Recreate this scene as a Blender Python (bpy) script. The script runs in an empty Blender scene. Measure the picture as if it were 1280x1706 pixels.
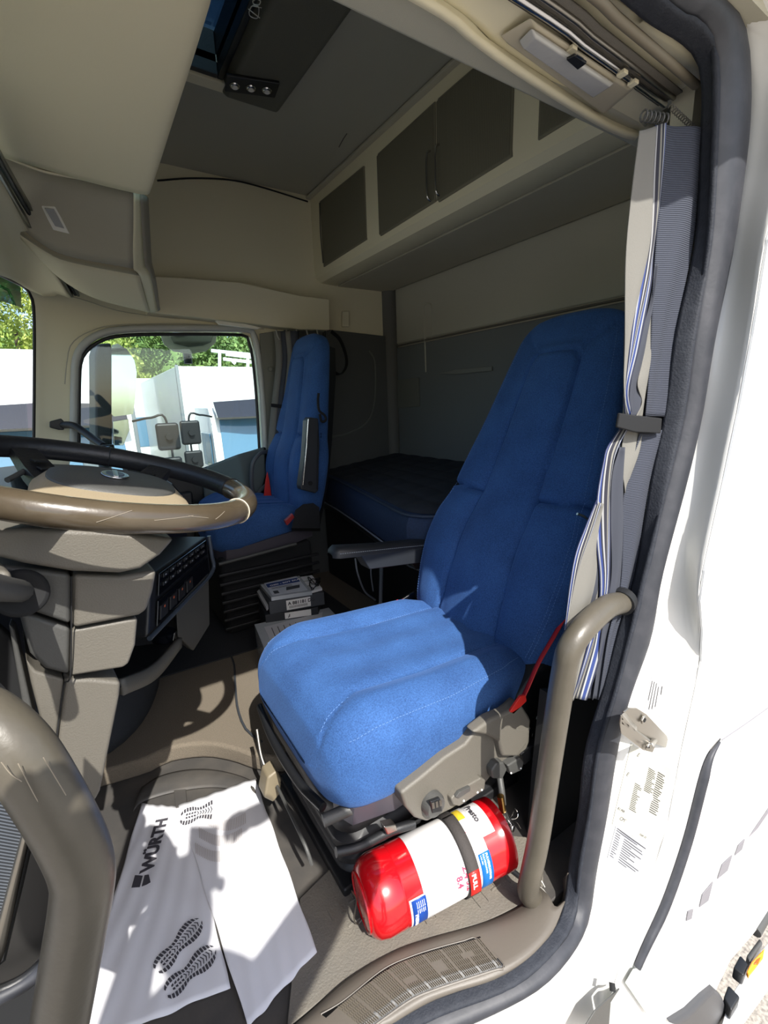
import bpy, bmesh, math, random
from mathutils import Vector, Matrix
random.seed(7)
S = bpy.context.scene
COL = S.collection
# ------------------------------------------------------------------ camera (pinhole calibrated from vanishing points)
FPX = 763.0
def _n(v): return v.normalized()
_dy = _n(Vector((128-640, 688-853, FPX)))
_dz = -Vector((753-640, 4034-853, FPX))
_dz = _n(_dz - _dz.dot(_dy)*_dy)
_dx = _dy.cross(_dz)
CAM = Vector((0, 0, 1.08))
def ray(px, py):
    c = Vector((px-640, py-853, FPX))
    return Vector((_dx.dot(c), _dy.dot(c), _dz.dot(c)))
cam_d = bpy.data.cameras.new('camera'); cam = bpy.data.objects.new('camera', cam_d); COL.objects.link(cam)
right = Vector((_dx.x, _dy.x, _dz.x)); down = Vector((_dx.y, _dy.y, _dz.y)); fwd = Vector((_dx.z, _dy.z, _dz.z))
cam.matrix_world = Matrix.Translation(CAM) @ Matrix((right, -down, -fwd)).transposed().to_4x4()
cam_d.sensor_fit = 'HORIZONTAL'; cam_d.sensor_width = 36.0; cam_d.lens = FPX/1280*36.0
cam_d.clip_start = 0.01; cam_d.clip_end = 500
S.camera = cam
# ------------------------------------------------------------------ light
SUN_DIR = Vector((0.105, 1.0, -1.13)).normalized()
w = bpy.data.worlds.new('world'); S.world = w; w.use_nodes = True
nt = w.node_tree; bg = nt.nodes['Background']
sky = nt.nodes.new('ShaderNodeTexSky'); sky.sky_type = 'NISHITA'; sky.sun_disc = False
sky.dust_density = 2.0; sky.sun_elevation = math.radians(48); sky.sun_rotation = math.radians(187)
nt.links.new(sky.outputs[0], bg.inputs[0]); bg.inputs[1].default_value = 0.20
sd = bpy.data.lights.new('sun', 'SUN'); sd.energy = 5.4; sd.angle = math.radians(0.53); sd.color = (1, 0.965, 0.90)
sun = bpy.data.objects.new('sun', sd); COL.objects.link(sun); sun.rotation_euler = SUN_DIR.to_track_quat('-Z', 'Y').to_euler()
sun.location = (0, -6, 8)
S.view_settings.view_transform = 'Standard'; S.view_settings.look = 'None'
S.view_settings.gamma = 1; S.view_settings.use_curve_mapping = False
S.view_settings.exposure = 0.58
# ------------------------------------------------------------------ pixel -> world helpers
def FY(x, y, v): r = ray(x, y); return CAM + r*((v-CAM.y)/r.y)
def FX(x, y, v): r = ray(x, y); return CAM + r*((v-CAM.x)/r.x)
def FZ(x, y, v): r = ray(x, y); return CAM + r*((v-CAM.z)/r.z)
def LY(L, v=None): return [FY(p[0], p[1], p[2] if len(p) > 2 else v) for p in L]
def LZ(L, v=None): return [FZ(p[0], p[1], p[2] if len(p) > 2 else v) for p in L]
# ------------------------------------------------------------------ materials
def lin(c):
    return tuple(((u/255)/12.92 if u/255 <= 0.04045 else ((u/255+0.055)/1.055)**2.4) for u in c)
MATS = {}
def mat(name, rgb, rough=0.6, metal=0.0, bump=0.0, bscale=200.0, var=0.0, vscale=6.0, vrgb=None, sheen=0.0, spec=0.5, coat=0.0, emit=0.0, obj=True):
    if name in MATS: return MATS[name]
    m = bpy.data.materials.new(name); m.use_nodes = True; n = m.node_tree.nodes; l = m.node_tree.links
    b = n['Principled BSDF']; c = lin(rgb)
    b.inputs['Base Color'].default_value = (*c, 1); b.inputs['Roughness'].default_value = rough
    b.inputs['Metallic'].default_value = metal; b.inputs['Sheen Weight'].default_value = sheen
    b.inputs['Specular IOR Level'].default_value = spec; b.inputs['Coat Weight'].default_value = coat
    if emit: b.inputs['Emission Color'].default_value = (*c, 1); b.inputs['Emission Strength'].default_value = emit
    tc = n.new('ShaderNodeTexCoord')
    if var > 0:
        t = n.new('ShaderNodeTexNoise'); t.inputs['Scale'].default_value = vscale; t.inputs['Detail'].default_value = 6
        l.new(tc.outputs['Object'], t.inputs['Vector'])
        mx = n.new('ShaderNodeMix'); mx.data_type = 'RGBA'
        c2 = lin(vrgb) if vrgb else tuple(u*0.6 for u in c)
        mx.inputs[6].default_value = (*c, 1); mx.inputs[7].default_value = (*c2, 1)
        cr = n.new('ShaderNodeMapRange'); cr.inputs[1].default_value = .42; cr.inputs[2].default_value = .68; cr.inputs[4].default_value = var
        l.new(t.outputs[0], cr.inputs[0]); l.new(cr.outputs[0], mx.inputs[0]); l.new(mx.outputs[2], b.inputs['Base Color'])
    if bump > 0:
        t = n.new('ShaderNodeTexNoise'); t.inputs['Scale'].default_value = bscale; t.inputs['Detail'].default_value = 3
        l.new(tc.outputs['Object'], t.inputs['Vector'])
        bp = n.new('ShaderNodeBump'); bp.inputs['Strength'].default_value = bump; bp.inputs['Distance'].default_value = 0.002
        l.new(t.outputs[0], bp.inputs['Height']); l.new(bp.outputs[0], b.inputs['Normal'])
    MATS[name] = m; return m
def wave_mat(name, rgb, rgb2, scale, direction='X', rough=0.85, bump=0.4, fine=0.0):
    m = bpy.data.materials.new(name); m.use_nodes = True; n = m.node_tree.nodes; l = m.node_tree.links
    b = n['Principled BSDF']; b.inputs['Roughness'].default_value = rough
    tc = n.new('ShaderNodeTexCoord'); wv = n.new('ShaderNodeTexWave'); wv.bands_direction = direction
    wv.inputs['Scale'].default_value = scale; l.new(tc.outputs['Object'], wv.inputs['Vector'])
    mx = n.new('ShaderNodeMix'); mx.data_type = 'RGBA'
    mx.inputs[6].default_value = (*lin(rgb), 1); mx.inputs[7].default_value = (*lin(rgb2), 1)
    l.new(wv.outputs[1], mx.inputs[0]); l.new(mx.outputs[2], b.inputs['Base Color'])
    bp = n.new('ShaderNodeBump'); bp.inputs['Strength'].default_value = bump; bp.inputs['Distance'].default_value = 0.002
    l.new(wv.outputs[1], bp.inputs['Height']); l.new(bp.outputs[0], b.inputs['Normal'])
    MATS[name] = m; return m
def fabric_mat(name, rgb, rgb2, rough=0.85):
    # woven cloth: fine speckle of two thread colours
    m = bpy.data.materials.new(name); m.use_nodes = True; n = m.node_tree.nodes; l = m.node_tree.links
    b = n['Principled BSDF']; b.inputs['Roughness'].default_value = rough
    b.inputs['Sheen Weight'].default_value = 0.25; b.inputs['Sheen Tint'].default_value = (*lin((120, 160, 230)), 1)
    b.inputs['Specular IOR Level'].default_value = 0.3
    tc = n.new('ShaderNodeTexCoord'); t = n.new('ShaderNodeTexNoise'); t.inputs['Scale'].default_value = 330; t.inputs['Detail'].default_value = 2
    t2 = n.new('ShaderNodeTexNoise'); t2.inputs['Scale'].default_value = 9; t2.inputs['Detail'].default_value = 4
    l.new(tc.outputs['Object'], t.inputs['Vector']); l.new(tc.outputs['Object'], t2.inputs['Vector'])
    ad = n.new('ShaderNodeMath'); ad.operation = 'MULTIPLY_ADD'; ad.inputs[1].default_value = 0.8
    l.new(t.outputs[0], ad.inputs[0])
    mm = n.new('ShaderNodeMath'); mm.operation = 'MULTIPLY'; mm.inputs[1].default_value = 0.5; l.new(t2.outputs[0], mm.inputs[0]); l.new(mm.outputs[0], ad.inputs[2])
    cr = n.new('ShaderNodeMapRange'); cr.inputs[1].default_value = .45; cr.inputs[2].default_value = .85
    l.new(ad.outputs[0], cr.inputs[0])
    mx = n.new('ShaderNodeMix'); mx.data_type = 'RGBA'
    mx.inputs[6].default_value = (*lin(rgb), 1); mx.inputs[7].default_value = (*lin(rgb2), 1)
    l.new(cr.outputs[0], mx.inputs[0]); l.new(mx.outputs[2], b.inputs['Base Color'])
    bp = n.new('ShaderNodeBump'); bp.inputs['Strength'].default_value = 0.35; bp.inputs['Distance'].default_value = 0.0015
    l.new(t.outputs[0], bp.inputs['Height']); l.new(bp.outputs[0], b.inputs['Normal'])
    MATS[name] = m; return m
def glass_mat(name, tint=(235, 245, 245), refl=0.06):
    m = bpy.data.materials.new(name); m.use_nodes = True; n = m.node_tree.nodes; l = m.node_tree.links
    n.remove(n['Principled BSDF']); out = n['Material Output']
    tr = n.new('ShaderNodeBsdfTransparent'); tr.inputs[0].default_value = (*lin(tint), 1)
    gl = n.new('ShaderNodeBsdfGlossy'); gl.inputs['Roughness'].default_value = 0.02
    lw = n.new('ShaderNodeLayerWeight'); lw.inputs[0].default_value = 0.25
    ml = n.new('ShaderNodeMath'); ml.operation = 'MULTIPLY_ADD'; ml.inputs[1].default_value = 0.5; ml.inputs[2].default_value = refl*0.5
    l.new(lw.outputs[0], ml.inputs[0])
    mx = n.new('ShaderNodeMixShader'); l.new(ml.outputs[0], mx.inputs[0]); l.new(tr.outputs[0], mx.inputs[1]); l.new(gl.outputs[0], mx.inputs[2])
    l.new(mx.outputs[0], out.inputs[0]); MATS[name] = m; return m
cream = mat('cream_trim', (224, 217, 188), 0.75, bump=0.12, bscale=450)
cream_lit = mat('cream_bounce_lit', (240, 230, 196), 0.75, bump=0.12, bscale=450)  # lighter copy of the cream trim: bounce light on the shelf painted in
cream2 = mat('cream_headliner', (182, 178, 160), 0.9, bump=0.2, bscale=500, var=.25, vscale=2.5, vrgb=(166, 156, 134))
ceil_m = mat('ceiling_cloth', (172, 170, 155), 0.95, bump=0.2, bscale=600)
greytrim = mat('grey_plastic', (96, 92, 84), 0.55, bump=0.35, bscale=420)
greytrim2 = mat('dark_grey_plastic', (70, 70, 68), 0.5, bump=0.25, bscale=380)
black = mat('black_plastic', (26, 27, 29), 0.45, bump=0.15, bscale=300)
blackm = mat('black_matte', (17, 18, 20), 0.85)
rubber = mat('rubber_seal', (44, 46, 52), 0.55, bump=0.15, bscale=120, var=.35, vscale=30, vrgb=(70, 70, 75))
rubber2 = mat('rubber_seal_inner', (29, 33, 42), 0.75, bump=0.5, bscale=260, var=.3, vscale=60, vrgb=(52, 56, 64))
white = mat('white_paint', (238, 238, 236), 0.25, coat=0.5)
jamb_m = mat('jamb_paint', (208, 207, 202), 0.35, coat=0.3)
blue = fabric_mat('blue_cloth', (36, 66, 113), (55, 94, 150))
bluedk = fabric_mat('blue_cloth_side', (18, 42, 92), (28, 66, 132))
thread = mat('thread', (88, 124, 178), 0.8)
red = mat('red_enamel', (190, 12, 22), 0.22, coat=0.6)
redpl = mat('red_plastic', (200, 40, 34), 0.4)
chrome = mat('chrome', (205, 205, 205), 0.22, metal=1)
steel = mat('steel', (150, 146, 138), 0.35, metal=1)
matm = mat('rubber_mat', (104, 100, 92), 0.7, bump=0.7, bscale=260, var=.3, vscale=14, vrgb=(128, 120, 106))
matdk = mat('rubber_mat_smooth', (64, 62, 60), 0.6, bump=0.2, bscale=150, var=.4, vscale=9, vrgb=(98, 92, 84))
carpet = mat('carpet', (108, 99, 86), 0.95, bump=0.9, bscale=330, var=.5, vscale=300, vrgb=(84, 77, 68))
carpetdk = mat('carpet_dark', (42, 46, 52), 0.95, bump=0.6, bscale=330)
paper = mat('paper', (216, 216, 220), 0.8, bump=0.1, bscale=20, var=.10, vscale=9, vrgb=(196, 192, 190))
ink = mat('ink', (62, 60, 66), 0.8)
glass = glass_mat('window_glass')
tintglass = glass_mat('tinted_glass', (120, 140, 150), 0.1)
greenglass = glass_mat('green_tinted_glass', (70, 120, 115), 0.1)
mirror_m = mat('mirror', (225, 232, 235), 0.03, metal=1)
# ------------------------------------------------------------------ mesh helpers
def link(name, me, m=None, parent=None, smooth=False, kind=None):
    o = bpy.data.objects.new(name, me); COL.objects.link(o)
    if m is not None: me.materials.append(m)
    if smooth:
        for p in me.polygons: p.use_smooth = True
    if parent is not None: o.parent = parent
    if kind: o['kind'] = kind
    return o
def mesh(name, vs, fs, m=None, parent=None, smooth=False, kind=None):
    me = bpy.data.meshes.new(name); me.from_pydata([tuple(v) for v in vs], [], fs); me.update()
    bm = bmesh.new(); bm.from_mesh(me); bmesh.ops.remove_doubles(bm, verts=bm.verts, dist=1e-6)
    bmesh.ops.recalc_face_normals(bm, faces=bm.faces); bm.to_mesh(me); bm.free()
    return link(name, me, m, parent, smooth, kind)
def bmobj(name, bm, m=None, parent=None, smooth=False, kind=None):
    me = bpy.data.meshes.new(name); bm.to_mesh(me); bm.free()
    return link(name, me, m, parent, smooth, kind)
def autosmooth(o, ang=35):
    me = o.data; bm = bmesh.new(); bm.from_mesh(me)
    for f in bm.faces: f.smooth = True
    for e in bm.edges:
        e.smooth = not (len(e.link_faces) == 2 and e.calc_face_angle(0) > math.radians(ang))
    bm.to_mesh(me); bm.free(); return o
def bevel(o, wd=0.004, seg=2, ang=30):
    md = o.modifiers.new('bevel', 'BEVEL'); md.width = wd; md.segments = seg; md.limit_method = 'ANGLE'; md.angle_limit = math.radians(ang)
    md.harden_normals = False
    for p in o.data.polygons: p.use_smooth = True
    wn = o.modifiers.new('wn', 'WEIGHTED_NORMAL'); wn.keep_sharp = True
    return o
def box(name, a, b, m=None, parent=None, bev=0.0, kind=None, seg=2):
    x0, y0, z0 = a; x1, y1, z1 = b
    vs = [(x0,y0,z0),(x1,y0,z0),(x1,y1,z0),(x0,y1,z0),(x0,y0,z1),(x1,y0,z1),(x1,y1,z1),(x0,y1,z1)]
    fs = [(0,1,2,3),(4,7,6,5),(0,4,5,1),(1,5,6,2),(2,6,7,3),(3,7,4,0)]
    o = mesh(name, vs, fs, m, parent, kind=kind)
    if bev: bevel(o, bev, seg)
    return o
def frustum(name, q0, q1, m=None, parent=None, bev=0.0, kind=None, seg=2):
    """solid between two polygons with the same number of corners"""
    n = len(q0); vs = list(q0)+list(q1)
    fs = [tuple(range(n)), tuple(range(2*n-1, n-1, -1))] + [(i, (i+1) % n, n+(i+1) % n, n+i) for i in range(n)]
    o = mesh(name, vs, fs, m, parent, kind=kind)
    if bev: bevel(o, bev, seg)
    return o
def prism(name, pts, vec, m=None, parent=None, bev=0.0, kind=None, seg=2):
    vec = Vector(vec); return frustum(name, [Vector(p) for p in pts], [Vector(p)+vec for p in pts], m, parent, bev, kind, seg)
def cr(pts, n):
    """Catmull-Rom resample to n points by arc length"""
    pts = [Vector(p) for p in pts]
    if len(pts) == 2: return [pts[0].lerp(pts[1], i/(n-1)) for i in range(n)]
    P = [pts[0]*2-pts[1]]+pts+[pts[-1]*2-pts[-2]]; fine = []
    for i in range(1, len(P)-2):
        p0, p1, p2, p3 = P[i-1:i+3]
        for k in range(16):
            t = k/16
            fine.append(0.5*((2*p1)+(p2-p0)*t+(2*p0-5*p1+4*p2-p3)*t*t+(3*p1-p0-3*p2+p3)*t**3))
    fine.append(pts[-1]); return resample(fine, n)
def resample(fine, n):
    d = [0]
    for a, b in zip(fine, fine[1:]): d.append(d[-1]+(b-a).length)
    out = []; j = 0
    for i in range(n):
        s = d[-1]*i/(n-1)
        while j < len(d)-2 and d[j+1] < s: j += 1
        seg = d[j+1]-d[j]; t = (s-d[j])/seg if seg > 1e-12 else 0
        out.append(fine[j].lerp(fine[j+1], min(1, t)))
    return out
def sweep(name, pts, prof, m, parent=None, n=None, closed=False, up=None, kind=None, smooth=True, cap=True, scale=None):
    """sweep a closed 2D profile along a path (parallel transport)"""
    pts = cr(pts, n) if n else [Vector(p) for p in pts]
    N = len(pts); T = []
    for i in range(N):
        a = pts[(i-1) % N] if closed else pts[max(0, i-1)]; b = pts[(i+1) % N] if closed else pts[min(N-1, i+1)]
        T.append((b-a).normalized())
    u = Vector(up) if up else (Vector((0, 0, 1)) if abs(T[0].z) < .9 else Vector((0, 1, 0)))
    nrm = (u-u.dot(T[0])*T[0]).normalized(); vs = []; k = len(prof)
    for i in range(N):
        if up: nrm = (u-u.dot(T[i])*T[i]).normalized()
        else: nrm = (nrm-nrm.dot(T[i])*T[i]).normalized()
        bn = T[i].cross(nrm); s = scale(i/(N-1)) if scale else 1
        for (a, b) in prof: vs.append(pts[i]+nrm*a*s+bn*b*s)
    fs = []
    for i in range(N if closed else N-1):
        j = (i+1) % N
        for q in range(k): fs.append((i*k+q, i*k+(q+1) % k, j*k+(q+1) % k, j*k+q))
    if cap and not closed: fs += [tuple(range(k)), tuple(range((N-1)*k+k-1, (N-1)*k-1, -1))]
    o = mesh(name, vs, fs, m, parent, smooth=False, kind=kind)
    if smooth: autosmooth(o, 50)
    return o
def circ(r, k=12, sx=1.0, sy=1.0): return [(r*sx*math.cos(2*math.pi*i/k), r*sy*math.sin(2*math.pi*i/k)) for i in range(k)]
def tube(name, pts, r, m, parent=None, n=24, k=12, closed=False, kind=None, scale=None):
    return sweep(name, pts, circ(r, k), m, parent, n if not closed else None, closed, kind=kind, scale=scale)
def grid(name, rows, m, parent=None, nu=24, nv=None, thick=0.0, kind=None, smooth=True, wob=None, straight=False):
    """surface through polylines; rows resampled to nu points, then across to nv"""
    R = [(cr(r, nu) if not straight else resample([Vector(p) for p in r], nu)) for r in rows]
    nv = nv or len(R)
    G = [(cr([r[i] for r in R], nv) if nv != len(R) else [r[i] for r in R]) for i in range(nu)]
    vs = []; fs = []
    for i in range(nu):
        for j in range(nv):
            p = G[i][j]
            if wob: p = p+wob(i/(nu-1), j/(nv-1))
            vs.append(p)
    for i in range(nu-1):
        for j in range(nv-1): fs.append((i*nv+j, i*nv+j+1, (i+1)*nv+j+1, (i+1)*nv+j))
    me = bpy.data.meshes.new(name); me.from_pydata([tuple(v) for v in vs], [], fs)
    uv = me.uv_layers.new(name='uv')
    for p in me.polygons:
        for li in p.loop_indices:
            v = me.loops[li].vertex_index; uv.data[li].uv = ((v % nv)/(nv-1), (v//nv)/(nu-1))
    me.update(); o = link(name, me, m, parent, smooth, kind)
    if thick:
        s = o.modifiers.new('solid', 'SOLIDIFY'); s.thickness = thick; s.offset = 0
    return o
def loft(name, rings, m, parent=None, cap=True, kind=None, ang=40, smooth=True):
    k = len(rings[0]); vs = [p for r in rings for p in r]; fs = []
    for i in range(len(rings)-1):
        for q in range(k): fs.append((i*k+q, i*k+(q+1) % k, (i+1)*k+(q+1) % k, (i+1)*k+q))
    if cap: fs += [tuple(range(k)), tuple(range((len(rings)-1)*k+k-1, (len(rings)-1)*k-1, -1))]
    o = mesh(name, vs, fs, m, parent, kind=kind)
    if smooth: autosmooth(o, ang)
    return o
def cyl(name, p0, p1, r, m, parent=None, k=24, r1=None, bev=0.0):
    p0 = Vector(p0); p1 = Vector(p1); d = (p1-p0).normalized(); u = d.orthogonal().normalized(); v = d.cross(u)
    f = lambda p, rr: [p+u*rr*math.cos(2*math.pi*i/k)+v*rr*math.sin(2*math.pi*i/k) for i in range(k)]
    o = loft(name, [f(p0, r), f(p1, r1 if r1 else r)], m, parent)
    if bev: bevel(o, bev)
    return o
def holed(name, outer, holes, to3, thick, m, kind=None, parent=None):
    bm = bmesh.new()
    def loop(L):
        vs = [bm.verts.new(to3(*p)) for p in L]
        return [bm.edges.new((vs[i], vs[(i+1) % len(vs)])) for i in range(len(vs))]
    es = loop(outer)
    for h in holes: es += loop(h)
    bmesh.ops.triangle_fill(bm, use_beauty=True, edges=es)
    bmesh.ops.recalc_face_normals(bm, faces=bm.faces)
    o = bmobj(name, bm, m, parent, kind=kind)
    s = o.modifiers.new('solid', 'SOLIDIFY'); s.thickness = thick; s.offset = 0
    return o
def empty(name, loc, label, cat, group=None):
    o = bpy.data.objects.new(name, None); COL.objects.link(o); o.location = loc; o.empty_display_size = .05
    o['label'] = label; o['category'] = cat
    if group: o['group'] = group
    return o
def tag(o, label, cat, group=None):
    o['label'] = label; o['category'] = cat
    if group: o['group'] = group
    return o
def adopt(root):
    """children were built in world coordinates: keep them in place under the root"""
    bpy.context.view_layer.update()
    inv = root.matrix_world.inverted()
    for c in root.children: c.matrix_parent_inverse = inv
def text(name, s, org, ux, uy, h, m, parent=None, depth=0.0005, bold=False, align='LEFT', bend=None, fat=0.03):
    cu = bpy.data.curves.new(name, 'FONT'); cu.body = s; cu.size = h; cu.extrude = depth; cu.align_x = align; cu.resolution_u = 3
    if bold: cu.offset = h*fat
    o = bpy.data.objects.new('tmp', cu); COL.objects.link(o); bpy.context.view_layer.update()
    me = bpy.data.meshes.new_from_object(o.evaluated_get(bpy.context.evaluated_depsgraph_get())); bpy.data.objects.remove(o)
    ux = Vector(ux).normalized(); uy = Vector(uy).normalized(); uz = ux.cross(uy); org = Vector(org)
    for v in me.vertices:
        v.co = bend(v.co) if bend else org+ux*v.co.x+uy*v.co.y+uz*v.co.z
    me.materials.clear(); me.name = name
    return link(name, me, m, parent)
# =================================================================== STRUCTURE
def ext(row, d, front=True):
    a, b = (row[0], row[1]) if front else (row[-1], row[-2])
    p = a+(a-b).normalized()*d
    return [p]+row if front else row+[p]
# floor, tunnel, ground
bm_ = None
box('floor', (-.95, .47, -.06), (1.80, 2.60, 0), matdk, kind='structure', bev=.003)
tun = [FZ(x, y, .06) for x, y in [(60, 1318), (150, 1290), (240, 1264), (275, 1247), (310, 1240), (345, 1238), (385, 1245), (425, 1258), (470, 1262)]]
tun = cr(tun, 24)
tun_top = tun + [Vector((1.8, tun[-1].y-.02, .06)), Vector((1.8, 2.58, .06)), Vector((-.9, 2.58, .06)), Vector((-.9, tun[0].y+.25, .06))]
o = prism('floor_carpet', tun_top, (0, 0, -.058), carpet, kind='structure', bev=.012, seg=3)
# carpet piping seam: (330,1040)->(390,1110)->(400,1180)->(432,1232)
tube('trim_1', [FZ(x, y, .063) for x, y in [(333, 1028), (365, 1058), (388, 1100), (392, 1140), (396, 1180), (410, 1215), (436, 1236)]], .004, carpetdk, k=8, kind='structure')
# light moulded toe plate of the driver's footwell
tp = [FZ(x, y, .004) for x, y in [(236, 1312), (270, 1292), (320, 1282), (370, 1285), (420, 1302), (432, 1330)]]
tp2 = [FZ(x, y, .004) for x, y in [(222, 1352), (240, 1335), (300, 1318), (360, 1312), (410, 1322), (440, 1350)]]
grid('trim_2', [tp, [a.lerp(b, .5)+Vector((0, 0, .006)) for a, b in zip(tp, tp2)], tp2], matdk, nu=24, nv=8, thick=.003, kind='structure')
prism('trim_3', [FZ(x, y, .008) for x, y in [(290, 1318), (310, 1316), (312, 1345), (293, 1347)]], (0, 0, .004), matdk, kind='structure', bev=.002)
# exterior asphalt
asph = mat('asphalt', (168, 160, 148), 0.95, bump=1.0, bscale=60, var=.8, vscale=70, vrgb=(100, 94, 88))
box('ground', (-40, -30, -1.5), (40, 45, -1.4), asph, kind='structure')
# ------------------------------------------------ seal around the door opening
lip_in = LY([(1035, 0), (1085, 41), (1130, 68), (1158, 95), (1169, 131), (1170, 181), (1168, 220), (1159, 400), (1125, 560), (1107, 690), (1085, 800), (1060, 950), (1030, 1050), (1004, 1150), (975, 1250), (964, 1350), (948, 1440)], .462)
lip_in += [FZ(x, y, z) for x, y, z in [(941, 1500, .02), (919, 1553, .02), (841, 1619, .02), (716, 1666, .02), (644, 1706, .02), (560, 1765, .02)]]
mid = LY([(1099, 0), (1153, 32), (1180, 63), (1187, 113), (1187, 181), (1186, 220), (1177, 400), (1153, 560), (1135, 690), (1109, 800), (1072, 950), (1048, 1050), (1022, 1150), (993, 1250), (979, 1350), (963, 1440)], .44)
mid += [FZ(x, y, z) for x, y, z in [(955, 1515, .01), (933, 1560, .01), (858, 1632, .01), (738, 1680, .01), (668, 1715, .01), (590, 1765, .01)]]
out = LY([(1194, 0), (1226, 27), (1241, 68), (1247, 136), (1246, 181), (1244, 220), (1217, 400), (1183, 560), (1162, 690), (1137, 800), (1097, 950), (1081, 1050), (1044, 1150), (1022, 1250), (1006, 1350), (987, 1450)], .435)
out += [FZ(x, y, z) for x, y, z in [(978, 1515, -.02), (955, 1570, -.02), (900, 1632, -.02), (800, 1688, -.02), (735, 1712, -.02), (640, 1765, -.02)]]
def frontpts(a, dz, dy):
    t = a[0]; b = a[-1]
    f = [Vector((-.10, t.y, t.z+.02)), Vector((.25, t.y, t.z+.02))]
    g = [Vector((.05, b.y, b.z)), Vector((-.30, b.y+.01, b.z+.02)), Vector((-.44-dy, b.y+.02, b.z+.15)), Vector((-.5-dy, b.y+.02, .6)), Vector((-.42-dy, b.y+.02, 1.0))]
    return f+a+g
lip_in = frontpts(lip_in, 0, 0); mid = frontpts(mid, 0, .02); out = frontpts(out, 0, .04)
NS = 160
A_, B_, C_ = [resample(cr(l, 400), NS) for l in (lip_in, mid, out)]
def bulge(k): return Vector((0, -k, 0))
grid('trim_4', [A_, [a.lerp(b, .35)+bulge(.014) for a, b in zip(A_, B_)], [a.lerp(b, .75)+bulge(.014) for a, b in zip(A_, B_)], B_], rubber2, nu=NS, nv=9, thick=.003, kind='structure', straight=True)
grid('trim_5', [B_, [a.lerp(b, .3)+bulge(.018) for a, b in zip(B_, C_)], [a.lerp(b, .75)+bulge(.016) for a, b in zip(B_, C_)], C_], rubber, nu=NS, nv=9, thick=.003, kind='structure', straight=True)
# ------------------------------------------------ jamb (painted) and outer body skin
jr_px = [(1340, 0), (1335, 120), (1310, 260), (1275, 400), (1250, 560), (1226, 690), (1203, 800), (1170, 950), (1163, 1000), (1167, 1050), (1165, 1100), (1156, 1150), (1133, 1255), (1110, 1380), (1088, 1450), (1061, 1530), (1035, 1600), (1010, 1680), (985, 1760)]
jr = LY(jr_px, .365)
ol = LY([(1194, 0), (1226, 27), (1244, 110), (1244, 220), (1217, 400), (1183, 560), (1162, 690), (1137, 800), (1097, 950), (1081, 1050), (1044, 1150), (1022, 1250), (1006, 1350), (987, 1450)], .435)+[FZ(x, y, -.02) for x, y in [(978, 1515), (955, 1570), (900, 1632), (800, 1688), (735, 1712), (640, 1765)]]
J0 = resample(cr([Vector((-.1, .435, 1.69)), Vector((.4, .435, 1.69))]+ol, 300), 90)
J2 = resample(cr([Vector((-.1, .37, 1.80)), Vector((.6, .37, 1.80))]+jr+[Vector((.55, .37, -.28)), Vector((.2, .37, -.28))], 300), 90)
jamb = grid('wall_left', [J0, [a.lerp(b, .5)+Vector((.012, .006, 0)) for a, b in zip(J0, J2)], J2], jamb_m, nu=90, nv=9, thick=.002, kind='structure', straight=True)
# outer skin, a body side panel behind the door
sk = [(p.x, p.z) for p in jr]+[(.62, -.40)]+[(FY(x, y, .36).x, FY(x, y, .36).z) for x, y in [(1108, 1760), (1150, 1690), (1192, 1652), (1217, 1600), (1252, 1560), (1300, 1500)]]+[(2.6, -.33), (2.6, 2.6), (.98, 2.6), (.98, 1.95)]
holed('wall_rear_left', sk, [], lambda x, z: Vector((x, .362, z)), .004, white, kind='structure')
box('wall_above_door', (-.75, .37, 1.80), (1.2, .40, 2.35), white, kind='structure')
box('trim_10', (-.75, .19, 1.72), (1.3, .40, 1.76), white, kind='structure', bev=.008)  # overhang added out of view to cut off the sun on seats and carpet
box('wall_below_sill', (-.6, .36, -.9), (.62, .40, -.27), white, kind='structure')
# weather strip at the rear edge of the door flange
ws = LY([(1200, 1236), (1184, 1262), (1172, 1300), (1146, 1400), (1112, 1500), (1078, 1575), (1062, 1612)], .352)
wsr = tube('trim_6', ws, .0085, rubber, n=40, k=10, kind='structure', scale=lambda t: .25+1.0*min(1, t*6)*(1-.35*max(0, t-.8)/.2))
tube('trim_7', [p+Vector((.012, .004, 0)) for p in ws], .006, black, n=40, k=8, kind='structure', scale=lambda t: .25+1.0*min(1, t*5))
tube('trim_8', [p+Vector((.020, .006, 0)) for p in ws[1:]], .005, mat('strip_shadow_paint', (190, 190, 188), .6), n=40, k=8, kind='structure')  # grey tube paints the shadow along the right side of the strip
gapm = mat('shadow_gap', (120, 118, 122), .8)
tube('trim_9', LY([(1203, 1233), (1240, 1208), (1282, 1178), (1340, 1135)], .359), .0012, gapm, n=12, k=6, kind='structure')
for i, q in enumerate([[(1143, 1534), (1146, 1518), (1155, 1514), (1152, 1530)], [(1165, 1511), (1170, 1490), (1188, 1468), (1180, 1500)], [(1195, 1464), (1203, 1440), (1220, 1424), (1212, 1450)], [(1224, 1425), (1230, 1408), (1241, 1397), (1236, 1415)], [(1248, 1394), (1280, 1347), (1300, 1325), (1262, 1380)]]):
    prism('trim_%d' % (20+i), LY(q, .359), (0, -.0015, 0), gapm, kind='structure')
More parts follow.
